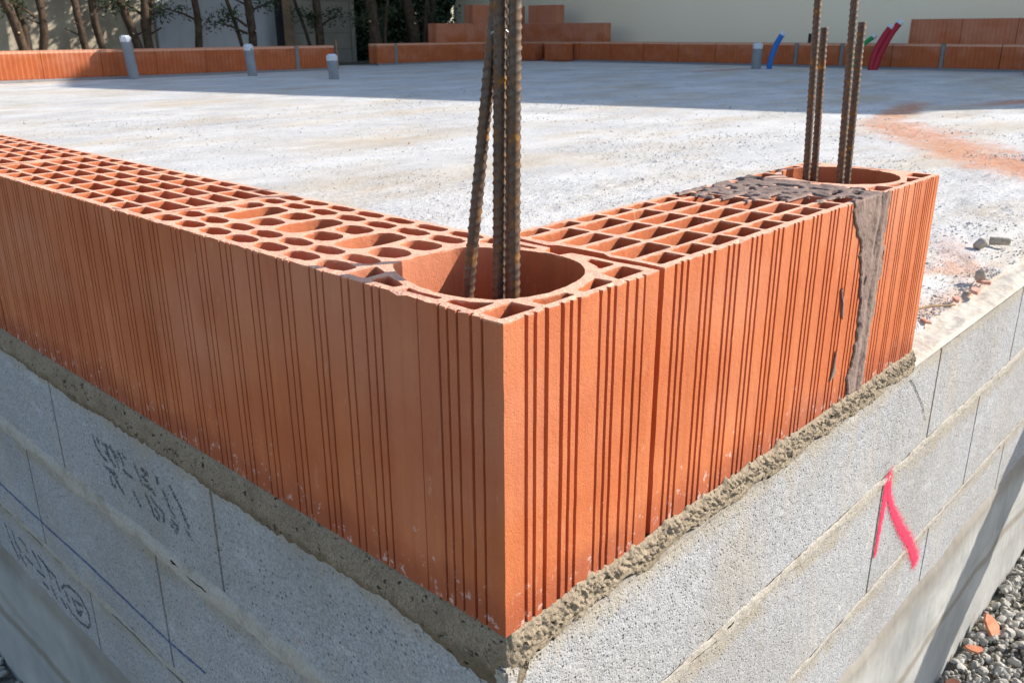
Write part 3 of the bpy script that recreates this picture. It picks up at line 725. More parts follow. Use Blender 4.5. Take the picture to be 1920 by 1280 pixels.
def bar(A, B, label, grp, ztop=None, zlow=.0):
    A, B = Vector(A), Vector(B); t = (B-A)/(B.z-A.z); P = A+t*(zlow-A.z); Q = B if ztop is None else A+t*(ztop-A.z)
    o = bpy.data.objects.new('rebar', rebar_mesh(P-P, Q-P, cut=ztop is None)); o.location = P; col.objects.link(o); tag(o, label, 'rebar', grp)
G1, G2 = 'reinforcing bars in the corner bore', 'reinforcing bars in the end bore'
bar((.0895, .129, .25), (.1085, .1085, .4964), 'rusty ribbed rebar leaning left out of the corner bore', G1, .95)
bar((.103, .1035, .25), (.105, .101, .4962), 'dark rebar standing upright in the middle of the corner bore bundle', G1, .95)
bar((.147, .130, .235), (.1449, .1323, .4978), 'rebar half hidden behind the other bars of the corner bore', G1, .95)
bar((.107, .089, .252), (.1083, .0875, .496), 'rebar with orange rust patches, rightmost in the corner bore', G1, .95)
bar((.831, .160, .262), (.823, .1675, .5125), 'tall rebar in the end bore, leftmost of its four', G2, .74)
bar((.861, .161, .256), (.8546, .1677, .4755), 'sawn-off rebar in the end bore, shorter of the left pair', G2)
bar((.817, .102, .262), (.810, .1095, .5108), 'tall rebar in the end bore, left one of the right pair', G2, .74)
bar((.850, .1055, .256), (.8457, .1098, .4823), 'sawn-off rebar in the end bore, rightmost of its four', G2)
# tie wire on the corner bundle
P = [Vector((.1105+.008*math.cos(a), .104+.008*math.sin(a)+.002, .472+.0022*math.sin(a*2))) for a in [i*.5 for i in range(14)]]
v, f = tube(P, .0011, 6); o = mk('tie_wire', v, f, WIRE, smooth=60); tag(o, 'loop of steel tie wire round the corner bore bars', 'wire')

# ------------------------------------------------------------------ slab
def axis(a, b, d0, k):
    out = [a]
    while out[-1] < b: out.append(out[-1]+d0+k*(out[-1]-a))
    out[-1] = b; return out
def slab():
    X = axis(.19, 11.5, .008, .011); Y = axis(.046, 10.7, .006, .011); V = []
    for i, x in enumerate(X):
        for j, y in enumerate(Y):
            nr = max(0, 1-max(0, x-1)/4)
            z = -.004 + .0035*fbm(x*1.3, y*1.3, 1) - .013*max(0, 1-(y-.046)/.12)
            if x > .85 and y < 2.2: z += (.0050*fbm(x*22, y*22, 3, 3)+.0025*fbm(x*70, y*70, 2, 2))*min(1, (x-.85)/.25)*(.4+max(0, fbm(x*2, y*2, 9)+.3))*max(0, min(1, (2.2-y)))
            yy = y + (.006*fbm(x*20, 3)+.004*n3(x*90, 2) if j == 0 else 0)
            V.append((x, yy, z))
    m_ = len(Y); F = [(i*m_+j, (i+1)*m_+j, (i+1)*m_+j+1, i*m_+j+1) for i in range(len(X)-1) for j in range(m_-1)]
    # front lip
    b = len(V)
    for i, x in enumerate(X): V.append((x, V[i*m_][1], -.0315))
    F += [(i*m_, b+i, b+i+1, (i+1)*m_) for i in range(len(X)-1)]
    return mk('floor', V, F, SLAB, smooth=60)
o = slab(); tag(o, kind='structure')
# ledge skim on the exposed block tops
def skim(a, b, e):
    x = .915+1.8*a; y = -.0035+.056*b; return Vector((x, y, -.0296+(.0 if b < .02 else .004*fbm(x*9, y*30, 2)+.0035+.0012*fbm(x*80, y*80, 4)+.006*b)))
o = sheet('mortar_skim', skim, 360, 14, mortar_mat('skim_mortar', (.44, .40, .34), (.62, .57, .49), (.36, .29, .21), 110, 0, .6)); tag(o, 'pale smoothed mortar on the exposed ledge beyond the end brick', 'mortar')

# ------------------------------------------------------------------ ground and gravel
def ground():
    X = [-150, -60, -25, -10, -5, -2, -1, -.4, 0, .05, .1, .5, 2, 5, 10, 11.3, 11.6, 12, 14, 25, 60, 150]; Y = list(X); V = []
    for x in X:
        for y in Y: V.append((x, y, -.975 if (x < .08 or y < .08) else (-.30 if (x < 11.25 and y < 10.5) else -.02)))
    m_ = len(Y); F = [(i*m_+j, (i+1)*m_+j, (i+1)*m_+j+1, i*m_+j+1) for i in range(len(X)-1) for j in range(m_-1)]
    return mk('ground', V, F, GROUND)
o = ground(); tag(o, kind='structure')
ico = bmesh.new(); bmesh.ops.create_icosphere(ico, subdivisions=2, radius=1); IV = [v.co.copy() for v in ico.verts]; IF = [tuple(v.index for v in f.verts) for f in ico.faces]; ico.free()
ico = bmesh.new(); bmesh.ops.create_icosphere(ico, subdivisions=1, radius=1); JV = [v.co.copy() for v in ico.verts]; JF = [tuple(v.index for v in f.verts) for f in ico.faces]; ico.free()
def rock(c, s, seed, hi=True, flat=.65):
    rnd = random.Random(seed); q = Matrix.Rotation(rnd.random()*6.3, 3, Vector((rnd.random(), rnd.random(), rnd.random()+.1)).normalized())
    sx, sy, sz = s*rnd.uniform(.75, 1.25), s*rnd.uniform(.6, 1), s*rnd.uniform(.45, .9)*flat/.65; V = []
    for v in (IV if hi else JV):
        k = 1+.28*n3(v.x*1.3+seed, v.y*1.3, v.z*1.3) + .12*n3(v.x*3+seed, v.y*3, v.z*3)
        p = q @ Vector((v.x*sx*k, v.y*sy*k, v.z*sz*k)); V.append(p+Vector(c))
    return V, (IF if hi else JF)
random.seed(21); parts = []
for i in range(11000):
    x = random.uniform(1.15, 3.0); y = -.02-random.random()**1.1*.75
    s = random.choice((.003, .004, .005, .006, .007, .009, .012)) * random.uniform(.8, 1.2)
    parts.append(rock((x, y, -.968+s*.3+random.random()*.010), s, i, s > .009))
for i in range(1300):
    y = random.uniform(1.35, 2.3); x = -.015-random.random()*.4; s = random.uniform(.005, .013); parts.append(rock((x, y, -.965+s*.3), s, i+9000, s > .009))
v, f = join(parts); o = mk('gravel', v, f, GRAVEL, smooth=22); tag(o, 'loose pale gravel at the foot of the foundation wall', 'gravel', kind='stuff')

OC = [(1, 0, 0), (0, 1, 0), (-1, 0, 0), (0, -1, 0), (0, 0, 1), (0, 0, -1)]; OF = [(0, 1, 4), (1, 2, 4), (2, 3, 4), (3, 0, 4), (1, 0, 5), (2, 1, 5), (3, 2, 5), (0, 3, 5)]
random.seed(33); parts = []; cnt = 0
while cnt < 15000:
    k = random.random()
    if k < .45: x = .95+random.random()**1.3*2.6; y = .05+random.random()**1.4*2.0
    elif k < .475: x = random.uniform(.95, 1.6); y = .048+abs(random.gauss(0, .022))
    else: x = .22+random.random()**1.5*5; y = .22+random.random()**1.5*5
    if (x < .93 and y < .22): continue
    if k < .45 or k > .5:
        if fbm(x*1.7, y*1.7, 3, 4) < random.uniform(-.25, .5): continue
    s_ = random.choice((.0010, .0014, .0018, .0024)) * random.uniform(.7, 1.3) * (1+.22*max(0, math.hypot(x, y)-1))
    if random.random() < .012: s_ *= 2
    a_ = random.random()*6.3; ca, sa = math.cos(a_), math.sin(a_); e = [random.uniform(.6, 1.3) for _ in range(3)]
    z_ = -.013*max(0, 1-(y-.046)/.12)-.002
    parts.append(([Vector((x+(px*e[0]*ca-py*e[1]*sa)*s_, y+(px*e[0]*sa+py*e[1]*ca)*s_, z_+s_*.3+pz*e[2]*s_*.75)) for px, py, pz in OC], OF)); cnt += 1
v, f = join(parts)
def grit_mat():
    m = M('grit', .95, .2); isl = m.t.nodes.new('ShaderNodeNewGeometry').outputs['Random Per Island']
    m.col(m.mix(m.math('POWER', isl, 1.2), (.34, .33, .32), (.74, .71, .66))); return m.m
o = mk('grit', v, f, grit_mat()); tag(o, 'loose pale grit scattered over the concrete slab', 'grit', kind='stuff')
# shards and stones
def shard(c, l, wd, rz, ry, label, grp, mat=SHARD, th=.006, seed=0, rx=0):
    rnd = random.Random(seed); n = 9; top = []
    for k in range(n):
        a = 2*math.pi*k/n; rr = rnd.uniform(.7, 1.1); top.append((l/2*rr*math.cos(a), wd/2*rr*math.sin(a)))
    V = [(x, y, 0) for x, y in top]+[(x*.94, y*.94, th) for x, y in top]
    F = [tuple(range(n))[::-1], tuple(range(n, 2*n))]+[(i, (i+1) % n, n+(i+1) % n, n+i) for i in range(n)]
    o = mk('clay_shard', V, F, mat, loc=c); o.rotation_euler = (rx, ry, rz); tag(o, label, 'brick shard', grp)
GS = 'broken clay shards in the gravel'
shard((1.716, -.050, -.94), .075, .045, .5, -.5, 'curved brown clay shard lying in the gravel against the footing', GS, seed=1, rx=.5)
shard((1.735, -.150, -.945), .085, .026, -.3, .2, 'pale orange clay shard in the gravel at the right frame edge', GS, seed=2, rx=.6)
shard((1.60, -.045, -.945), .055, .022, -.9, .1, 'small thin clay shard in the shaded gravel below the curved shard', GS, seed=3, rx=.4)
shard((1.442, -.042, -.945), .05, .02, -.6, .1, 'clay shard at the bottom frame edge in the gravel', GS, seed=4, rx=.3)
shard((1.685, -.14, -.948), .02, .012, .3, .1, 'tiny orange clay crumb in the gravel left of the pale shard', GS, seed=5)
TS = 'clay shards on the slab edge'
PALESHARD = simple('dusty_clay_shard', (.52, .22, .14), (.68, .46, .36), 90, .9, .002)
shard((1.365, .036, -.008), .058, .020, .3, .06, 'pinkish flat clay shard on the slab edge', TS, PALESHARD, seed=6, th=.006)
shard((1.283, .044, -.008), .040, .017, .35, 0, 'pale flat clay shard nearest the end brick on the slab edge', TS, PALESHARD, seed=7)
shard((1.435, .040, -.006), .042, .018, .9, .1, 'reddish clay shard farthest along the slab edge', TS, PALESHARD, seed=8)
shard((1.132, .048, -.014), .034, .012, .9, 0, 'small clay chip by the foot of the end brick', TS, PALESHARD, seed=9, th=.004)
v, f = rock((0, 0, 0), .014, 77, flat=.9); o = mk('stone', v, f, STONE, smooth=45, loc=(1.445, .052, .006)); tag(o, 'round brown pebble on the slab near the ledge', 'stone', 'stones on the slab')
v, f = rock((0, 0, 0), .018, 78, flat=.9); o = mk('stone', v, f, STONE, smooth=45, loc=(1.735, .135, .008)); tag(o, 'larger brown stone on the slab beside the short grey lump', 'stone', 'stones on the slab')
v, f = rock((0, 0, 0), .011, 91, flat=1.0); v = [Vector((max(-.021, min(.021, p.x*3.4)), p.y*.9, p.z*.8)) for p in v]
o = mk('stone', v, f, STONE, smooth=45, loc=(1.800, .112, .006)); o.rotation_euler = (0, 0, R(-60)); tag(o, 'short grey-brown elongated lump beside the larger stone', 'stone', 'stones on the slab')
v, f = tube([Vector((1.145, .075, .000)), Vector((1.18, .058, .002)), Vector((1.225, .030, .000))], [.0022, .0026, .0016], 7); o = mk('wood_splinter', v, f, WOOD, smooth=60); tag(o, 'thin pale splinter lying on the slab by the end brick', 'splinter')
random.seed(5)
peb = []
for i in range(40):
    d_ = 1.0+random.random()**1.4*4; a = random.uniform(R(14), R(62)); x, y = CAM.x+d_*math.cos(a)*1.3, CAM.y+d_*math.sin(a)*1.3
    if x < .25 or y < .08 or (y < .26 and x < .95): continue
    if i % 5 == 0: m_, lb = SHARD, 'small orange brick crumb on the slab'
    else: m_, lb = STONE, 'small dark pebble on the slab'
    v, f = rock((0, 0, 0), random.uniform(.0022, .0052), 300+i, False); o = mk('pebble', v, f, m_, loc=(x, y, .001), smooth=40)
    o['label'] = lb; o['category'] = 'pebble'; o['group'] = 'orange crumbs scattered on the slab' if i % 5 == 0 else 'dark pebbles scattered on the slab'

# ------------------------------------------------------------------ far brick upstands round the slab
far = grid_brick('clay_brick', .57, .006, .002, 41, .0475, .0285, mats=(FARCLAY, CLAYCUT), jit=.0003, chip=.0008)
farcut = grid_brick('clay_brick', .33, .006, .002, 45, .0475, .0285, mats=(FARCLAY, CLAYCUT), jit=.0003, chip=.0008)
FB = 'clay bricks laid round the far edge of the slab'
def fb(x, y, z, rot, sx, label, me=far):
    o = bpy.data.objects.new('clay_brick', me); col.objects.link(o); o.location = (x, y, z); o.rotation_euler = (0, 0, rot); o.scale = (sx, 1, 1.02)
    tag(o, label, 'brick', FB); return o
ordn = ['first', 'second', 'third', 'fourth', 'fifth', 'sixth', 'seventh', 'eighth', 'ninth', 'tenth', 'eleventh', 'twelfth', 'thirteenth', 'fourteenth', 'fifteenth', 'sixteenth', 'seventeenth', 'eighteenth', 'nineteenth', 'twentieth']
BZ = .022
x = 6.185; fb(6.245, 9.5, BZ, 0, .95, 'last clay brick of the left rear row, right of its grey joint, beside the gap')
for k in range(7):
    fb(x-.61*(k+1)+.004, 9.5, BZ, 0, 1.06, f'rear-left row clay brick, {ordn[k]} to the left of the grey mortar joint')
fb(8.07, 10.2, BZ, 0, 1, 'cut clay brick starting the rear centre row right of the gap', farcut)
for k in range(5): fb(8.455+k*.61, 10.2, BZ, 0, 1.06, f'rear centre base-row clay brick, {ordn[k]} to the right of its grey joint')
for k in range(3): fb(9.257+k*.62, 10.2, BZ+.283, 0, 1.08, f'rear centre clay brick of the second course, {ordn[k]} from its stepped left end')
for k in range(2): fb(10.06+k*.62, 10.2, BZ+.566, 0, 1.08, f'rear centre clay brick on the third course, {ordn[k]} from its left end')
y = 5.16+.625*8
k = 0
while y > -1:
    if abs(y-5.16) < .01 or abs(y-(5.16-.625*3)) < .01: pass
    fb(11.2, y, BZ, -math.pi/2, 1.08 if k not in (7, 8, 10) else 1.0, f'rear right base-row clay brick, {ordn[k]} from the inner corner'); y -= .625; k += 1
for k in range(3): fb(11.2, 10.30-k*.62, BZ+.283, -math.pi/2, 1.08, f'second-course clay brick right of the inner corner, {ordn[k]} from the corner')
fb(11.2, 10.03, BZ+.566, -math.pi/2, 1.08, 'top clay brick of the stepped pile at the rear inner corner')
for k in range(5): fb(11.2, 3.735-k*.60, BZ+.283, -math.pi/2, 1.04, f'second-course clay brick at the right rear, {ordn[k]} from its left end')
def fbx(x, y, z, rot, L, seed, label):
    me = grid_brick('clay_brick', L, .006, .002, seed, mats=(FARCLAY, CLAYCUT), jit=.0003, ends=False)
    o = bpy.data.objects.new('clay_brick', me); col.objects.link(o); o.location = (x, y, z); o.rotation_euler = (0, 0, rot); tag(o, label, 'brick', FB)
fbx(10.93, 9.42, .006, -math.pi/2, .42, 51, 'loose cut clay brick standing before the stepped pile, right one')
fbx(10.93, 10.02, .006, -math.pi/2, .36, 52, 'loose cut clay brick standing before the stepped pile, left one')
fbx(10.35, 2.19, .006, -math.pi/2, .57, 53, 'nearer clay brick showing only its end at the right frame edge')
def strip_box(a, label):
    v, f = boxgeo(*a); o = mk('mortar_joint', v, f, MORTARGREY); bevel(o, .004); tag(o, label, 'mortar', 'grey mortar of the far brick rows')
strip_box((6.19, 6.243, 9.495, 9.69, .02, .298), 'grey vertical mortar joint near the right end of the rear left row')
strip_box((8.402, 8.453, 10.195, 10.39, .02, .298), 'grey vertical mortar joint in the rear centre row')
for y_, l_ in ((5.188, 'left'), (4.56, 'middle'), (3.312, 'right')):
    strip_box((11.193, 11.39, y_-.022, y_+.022, .02, .298), f'grey vertical mortar joint in the rear right row, {l_} one')
def bedbox(pts, label):
    def fn(a, b, e):
        (x0, y0), (x1, y1), (nx, ny) = pts; L = math.hypot(x1-x0, y1-y0); s = a*L; d = [.0, .02, .03, .036][min(3, int(b*3+.01))]+.006*fbm(s*8, b, 1)
        z = [.024, .020, .008, -.008][min(3, int(b*3+.01))]
        return Vector((x0+(x1-x0)*a+nx*d, y0+(y1-y0)*a+ny*d, z))
    o = sheet('mortar_bed', fn, 200, 3, MORTARGREY); tag(o, label, 'mortar', 'grey mortar of the far brick rows')
bedbox(((1.5, 9.5), (6.8, 9.5), (0, -1)), 'dark mortar bed under the rear left brick row')
bedbox(((8.05, 10.2), (11.2, 10.2), (0, -1)), 'dark mortar bed under the rear centre brick row')
bedbox(((11.2, 10.2), (11.2, -.5), (-1, 0)), 'dark mortar bed under the rear right brick row')

# ------------------------------------------------------------------ pipes and conduits
def wad(c, r, seed):
    V = [];
    for v in IV:
        k = 1+.22*n3(v.x*2.5+seed, v.y*2.5, v.z*2.5); V.append(Vector((v.x*r*k, v.y*r*k, v.z*r*.75*k))+Vector(c))
    return V, IF
def pipe(x, y, h, r, lean, label, seed):
    g = empty('pipe_stub', (x, y, -.005)); tag(g, label, 'pipe', 'grey drain pipe stubs with taped tops')
    P = [Vector((lean[0]*t*h, lean[1]*t*h, t*h)) for t in (0, .25, .5, .75, .93)]; v, f = tube(P, r, 24); mk('pipe', v, f, PVC, g, smooth=50)
    top = P[-1]; v, f = tube([top-Vector((0, 0, .045)), top+Vector((0, 0, .0)), top+Vector((0, 0, .022))], [r*1.04, r*1.08, r*.7], 20)
    V = [p+Vector((.006*n3(p.x*60+seed, p.y*60, p.z*60), .006*n3(p.y*60, p.x*60+seed, p.z*50), .008*n3(p.x*50, p.y*50+seed, 3))) for p in v]
    mk('plastic_cap', V, f, FILM, g, smooth=30)
pipe(3.985, 9.30, .46, .054, (-.06, .06), 'tallest grey pipe stub with a taped white top before the left brick row', 1)
pipe(5.19, 8.90, .35, .053, (-.04, .05), 'middle grey pipe stub before the left brick row', 2)
pipe(5.345, 7.55, .25, .054, (-.03, .03), 'shortest grey pipe stub standing out on the slab by the gap', 3)
pipe(10.28, 5.27, .315, .060, (0, 0), 'grey pipe stub beside the blue conduit before the rear right row', 4)
def conduit(pts, r, mat, label, seed):
    P0 = Vector(pts[0]); g = empty('conduit', P0); tag(g, label, 'conduit', 'flexible conduits rising from the slab')
    P = [Vector(p)-P0 for p in pts]; C = []
    for i in range(len(P)-1):
        for k in range(12):
            t = k/12; a = P[max(i-1, 0)]; b = P[i]; c = P[i+1]; d = P[min(i+2, len(P)-1)]
            C.append(.5*((2*b)+(-a+c)*t+(2*a-5*b+4*c-d)*t*t+(-a+3*b-3*c+d)*t**3))
    C.append(P[-1]); rad = [r*(1+.05*(i % 2)) for i in range(len(C))]
    v, f = tube(C, rad, 12); mk('tube', v, f, mat, g, smooth=60)
    t = (C[-1]-C[-3]).normalized(); v, f = tube([C[-1]-t*.03, C[-1]-t*.01, C[-1]+t*.02], [r*1.1, r*1.15, r*.8], 10)
    mk('tape_end', [p+Vector((.005*n3(p.x*80+seed, p.y*80, p.z*80),)*3) for p in v], f, FILM, g, smooth=30)
ru, rw = .68, -.73
def cpt(x, y, a, z): return (x+ru*a, y+rw*a, z)
conduit([cpt(10.36, 5.13, 0, -.01), cpt(10.36, 5.13, .02, .14), cpt(10.36, 5.13, .07, .30), cpt(10.36, 5.13, .14, .43)], .034, BLUE, 'blue plastic conduit leaning right beside a grey pipe stub', 1)
conduit([cpt(10.80, 4.15, -.09, -.01), cpt(10.80, 4.15, -.05, .16), cpt(10.80, 4.15, .02, .29), cpt(10.80, 4.15, .15, .39)], .026, GREEN, 'green conduit arching behind the red ones at the right rear', 2)
conduit([cpt(10.80, 4.0, 0, -.01), cpt(10.80, 4.0, .03, .20), cpt(10.80, 4.0, .12, .40), cpt(10.80, 4.0, .19, .50)], .037, REDC, 'red conduit between the green conduit and the taller red one', 3)
conduit([cpt(10.80, 3.98, .03, -.01), cpt(10.80, 3.98, .08, .20), cpt(10.80, 3.98, .18, .42), cpt(10.80, 3.98, .27, .55)], .038, REDC, 'taller red conduit, rightmost of the rear cluster', 4)
v, f = tube([Vector((11.3, 5.06, .30)), Vector((11.3, 5.06, .42))], .022, 12); o = mk('steel_stub', v, f, BLACK, smooth=50); tag(o, 'short black stub on top of the rear right brick row', 'stub')

# ------------------------------------------------------------------ garden wall, panels, trees, hedge
def wallbox(name, a, mat, label, cat='wall'):
    v, f = boxgeo(*a); o = mk(name, v, f, mat); bevel(o, .01); tag(o, label, cat); return o
wallbox('garden_wall', (-6, 5.75, 12.3, 12.5, -.3, 2.6), OLDWALL, 'old blotchy brown rendered garden wall behind the left trees')
wallbox('garden_wall', (5.77, 7.95, 12.25, 12.45, -.3, 2.5), OLDWALL2, 'smoother bluish grey garden wall section behind the middle trees')
g = empty('panel_fence', (8.5, 12.2, 0)); tag(g, 'grey concrete panel fence with horizontal joints seen through the gap', 'fence')
for i in range(9):
    v, f = boxgeo(-.48, .62, 0, .05, -.05+i*.25, -.05+i*.25+.246); o = mk('panel', v, f, PANEL, g); bevel(o, .004)
for x_ in (-.52, .66):
    v, f = boxgeo(x_-.04, x_+.04, -.03, .08, -.1, 2.3); mk('post', v, f, PANEL, g)
v, f = boxgeo(-.045, .045, -.045, .045, 0, 2.3); o = mk('steel_post', v, f, BLACK, loc=(7.62, 12.0, -.1)); bevel(o, .004); tag(o, 'thin black steel post before the garden wall by the gap', 'post')
v, f = boxgeo(-.10, .10, -.02, .02, 0, 1.05); o = mk('plank', v, f, WOOD, loc=(7.83, 12.1, -.1)); bevel(o, .003); tag(o, 'brown upright plank against the garden wall by the gap', 'plank')
v, f = boxgeo(-.05, .05, -.05, .05, 0, .85); o = mk('fence_post', v, f, GREENPOST, loc=(9.38, 11.7, -.1)); bevel(o, .008); tag(o, 'dark green fence post before the hedge', 'post')
v, f = tube([Vector((6.93, 9.62, 0)), Vector((6.9, 9.6, .36))], .006, 8); o = mk('orange_rod', v, f, SHARD, smooth=60); tag(o, 'thin orange rod at the right end of the rear left row', 'rod')

def leaves(n, cfn, size, seed, asp=.4):
    rnd = random.Random(seed); V, F = [], []
    for _ in range(n):
        c = Vector(cfn(rnd)); a = Vector((rnd.gauss(0, 1), rnd.gauss(0, 1), rnd.gauss(0, .8))).normalized(); b = a.cross(Vector((rnd.gauss(0, 1), rnd.gauss(0, 1), rnd.gauss(0, 1)))).normalized()
        s = size*rnd.uniform(.6, 1.4); o = len(V); m_ = a.cross(b)*s*.12
        V += [c-a*s, c+b*s*asp+m_, c+a*s, c-b*s*asp+m_]; F.append((o, o+1, o+2, o+3))
    return V, F
TR = 'pruned trees along the garden wall'
def tree(x, y, trunks, label, seed, crown=2600, sprigs=(), grp=TR, z0=-.1):
    trunks = [(a, b, c, d, e*.74) for a, b, c, d, e in trunks]
    g = empty('tree', (x, y, z0)); tag(g, label, 'tree', grp); rnd = random.Random(seed); parts = []; stubs = []
    for (dx, dy, tx, ty, r) in trunks:
        P = []; n = 26; h = 3.4
        for i in range(n+1):
            t = i/n; z = t*h; k = min(1, z/1.1)
            P.append(Vector((dx+(tx)*k+.05*n3(seed+z*1.8, dx*9), dy+ty*k+.05*n3(z*1.8, seed+dx*5), z)))
        rad = [r*(1.25-.6*min(1, i/n)+.5*max(0, .12-i/n)/.12*.5)*(1+.13*n3(i*.7+seed, 3)) for i in range(n+1)]
        v, f = tube(P, rad, 12)
        v = [p+Vector((n3(p.x*25, p.y*25, p.z*9), n3(p.y*25, p.x*25, p.z*9+4), 0))*r*.28 for p in v]; parts.append((v, f))
        for k in range(9):
            i = rnd.randrange(4, n-4); q = P[i]; a = rnd.uniform(0, 6.3); L = rnd.uniform(.06, .22)
            e = q+Vector((math.cos(a)*L, math.sin(a)*L, L*.5)); parts.append(tube([q, q.lerp(e, .6), e], [r*.3, r*.24, r*.2], 7)); stubs.append((e, r*.23, (e-q).normalized()))
        for k in range(6):
            i = rnd.randrange(n//2, n); q = P[i]; a = rnd.uniform(0, 6.3); e = q+Vector((math.cos(a)*.6, math.sin(a)*.6, .5)); parts.append(tube([q, q.lerp(e, .5)+Vector((0, 0, .05)), e], [r*.4, r*.25, r*.1], 6))
    for sx, sz in sprigs:
        q = Vector((0, 0, sz-.15)); e = Vector((sx, -.05, sz)); parts.append(tube([q, q.lerp(e, .5)+Vector((0, 0, .02)), e], [.02, .014, .006], 6))
    v, f = join(parts); mk('trunk', v, f, BARK, g, smooth=70)
    v, f = join([tube([e, e+d_*.006], r_*1.04, 9) for e, r_, d_ in stubs]); mk('pruned_stub', v, f, CUTWOOD, g)
    def cf(rn):
        while True:
            q = (rn.gauss(0, .45), rn.gauss(0, .4), rn.uniform(1.45, 3.9))
            if n3(q[0]*2.3+seed, q[1]*2.3, q[2]*2.3) > -.12: return q
    A = leaves(crown, cf, .055, seed, .33); B = [A]
    for sx, sz in sprigs: B.append(leaves(150, lambda rn: (sx*rn.uniform(.3, 1.5), rn.gauss(0, .06), sz+rn.gauss(0, .07)), .032, seed+3, .3))
    v, f = join(B); mk('crown', v, f, LEAF, g)
tree(3.80, 11.3, ((-.04, 0, -.34, 0, .062), (.04, .03, .06, .02, .055), (-.02, .06, -.16, .1, .04)), 'leftmost tree, forking in three dark trunks', 1, sprigs=((-.25, .9),))
tree(4.45, 11.3, ((-.10, 0, -.10, 0, .050), (.10, 0, -.06, .0, .052)), 'tree of two thin parallel trunks, second from the left', 2, sprigs=((.3, .92),))
tree(5.10, 11.3, ((-.05, 0, -.20, 0, .062), (.06, -.02, -.03, -.03, .066), (.05, .03, .14, .03, .035)), 'thick forked tree with pale pruned stubs behind the tallest pipe stub', 3, sprigs=((.28, .85), (-.3, .95)))
tree(5.90, 11.3, ((0, 0, -.05, 0, .055),), 'single slim tree between the tallest and middle pipe stubs', 4, sprigs=((-.45, .86),))
tree(6.62, 11.3, ((.06, 0, -.02, 0, .070), (.02, .04, -.28, .04, .03)), 'tree with a green twig hanging left, behind the middle pipe stub', 5, sprigs=((-.50, .70), (-.3, .80), (.35, .95)))
tree(8.02, 11.5, ((0, 0, -.05, 0, .075), (-.04, .04, -.35, .05, .03)), 'tree with orange cut scars right of the black steel post', 6, sprigs=((-.35, .80), (-.15, .72), (.3, .8)))
tree(8.72, 11.0, ((.03, 0, -.12, 0, .105), (.10, -.05, .12, .02, .035)), 'stout dark tree standing in the gap with its whole trunk showing', 7, sprigs=((-.35, .75), (.25, .85)))
tree(9.15, 11.6, ((0, 0, .02, 0, .045),), 'slim reddish tree directly before the hedge, left of the green post', 8)
tree(9.72, 11.2, ((-.04, 0, -.12, 0, .11), (.10, -.02, .10, -.02, .032), (.14, .06, .3, .1, .03)), 'thick dark tree with a pale leaning shoot, right of the green post', 9, sprigs=((.3, .85),))
tree(10.25, 11.6, ((0, 0, .22, 0, .06),), 'rightmost tree, beside the cream house corner', 10)
def hedge():
    g = empty('hedge', (10.3, 13.0, -.1)); tag(g, 'dense glossy green hedge filling the gap between panel fence and cream house', 'hedge')
    nu, nv = 50, 26; 
    def fn(a, b, e): return Vector((-1.5+3.2*a, -.25+.25*fbm(a*9, b*7, 1)+.1*fbm(a*30, b*22, 4), 2.4*b))
    o = sheet('dark_core', fn, nu, nv, simple('hedge_inside', (.010, .014, .008), (.02, .026, .014), 20, .9), parent=g, smooth=20)  # near-black core mesh, its colour stands in for shade inside the hedge
    # give the inner mass depth
    bm = bmesh.new(); bm.from_mesh(o.data); r_ = bmesh.ops.extrude_face_region(bm, geom=bm.faces[:]); bmesh.ops.translate(bm, verts=[v for v in r_['geom'] if isinstance(v, bmesh.types.BMVert)], vec=(0, .8, 0)); bm.to_mesh(o.data); bm.free()
    v, f = leaves(9000, lambda rn: (rn.uniform(-1.55, 1.75), -.32+.3*n3(rn.random()*50, 3)+rn.gauss(0, .09), rn.uniform(0, 2.5)), .038, 5, .42); mk('foliage', v, f, LEAFG, g)
hedge()

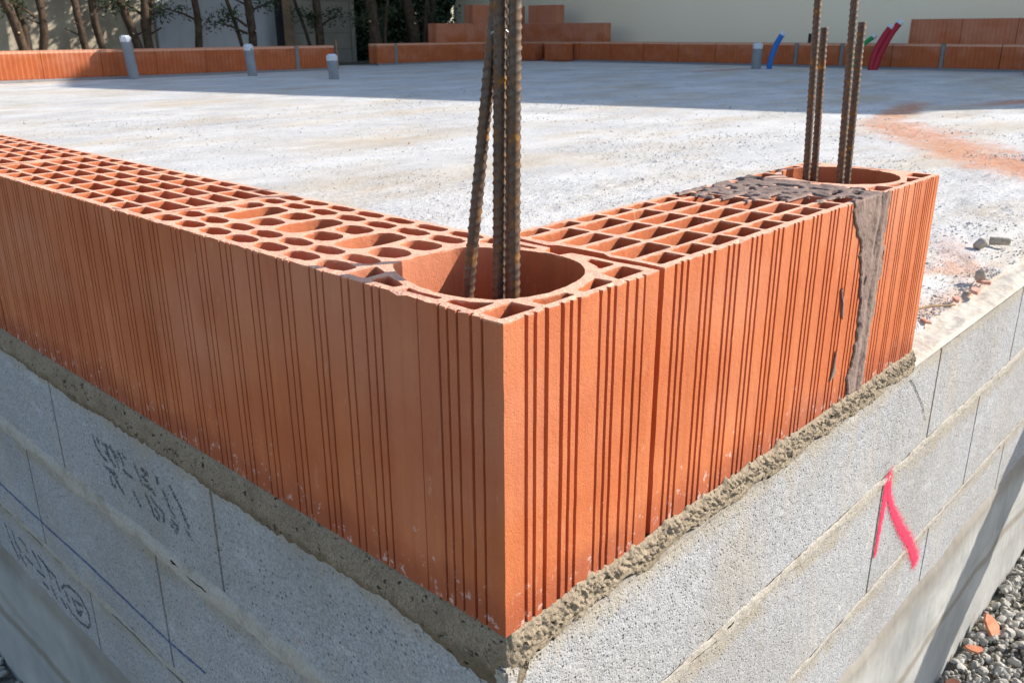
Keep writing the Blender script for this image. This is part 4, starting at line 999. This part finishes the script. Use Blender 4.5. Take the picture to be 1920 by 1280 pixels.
# ------------------------------------------------------------------ neighbouring cream house (casts the long shadow)
g = empty('house', (12, 5, 0)); tag(g, 'cream rendered neighbouring house wall rising behind the rear right brick row', 'house')
def hv(*p): return [Vector(q)-Vector((12, 5, 0)) for q in p]
ya, yb, ym, x1, ze, zm, zl_ = -3.35, 12.7, 1.7, 18.0, 5.05, 6.50, 4.10
pts = hv((12, ya, -.1), (12, yb, -.1), (12, yb, zl_), (12, ym, zm), (12, ya, ze), (x1, ya, -.1), (x1, yb, -.1), (x1, yb, zl_), (x1, ym, zm), (x1, ya, ze))
mk('wall', pts, [(4, 3, 2, 1, 0), (5, 6, 7, 8, 9), (0, 5, 9, 4), (1, 2, 7, 6)], CREAM, g)
sl_ = (zm-ze)/(ym-ya); sl2 = (zm-zl_)/(yb-ym)
rp = hv((11.95, ya-.19, ze-.19*sl_+.01), (11.95, ym, zm+.01), (11.95, yb+.15, zl_-.15*sl2+.01), (x1+.2, ya-.19, ze-.19*sl_+.01), (x1+.2, ym, zm+.01), (x1+.2, yb+.15, zl_-.15*sl2+.01)); rp2 = [p+Vector((0, 0, .11)) for p in rp]
mk('roof', rp+rp2, [(0, 1, 4, 3), (1, 2, 5, 4), (6, 9, 10, 7), (7, 10, 11, 8), (0, 6, 7, 1), (1, 7, 8, 2), (3, 4, 10, 9), (4, 5, 11, 10), (0, 3, 9, 6), (2, 8, 11, 5)], ROOF, g)

# ------------------------------------------------------------------ formwork board standing off to the right (its shadow bars the wall)
g = empty('formwork_board', (2.75, -.7, 0)); tag(g, 'long timber formwork board on stakes reaching out from the wall at the right', 'board')
V = []
for x_ in (-.014, .014):
    for y_ in (-.66, .685):
        t_ = .087+.149*(-(y_-.7)); V += [(x_, y_, t_-.255), (x_, y_, t_)]
o = mk('board', V, [(0, 1, 3, 2), (4, 6, 7, 5), (0, 4, 5, 1), (2, 3, 7, 6), (0, 2, 6, 4), (1, 5, 7, 3)], WOOD, g); bevel(o, .002)
v, f = boxgeo(.015, .055, -.62, -.58, -1.0, .26); mk('stake', v, f, WOOD, g)
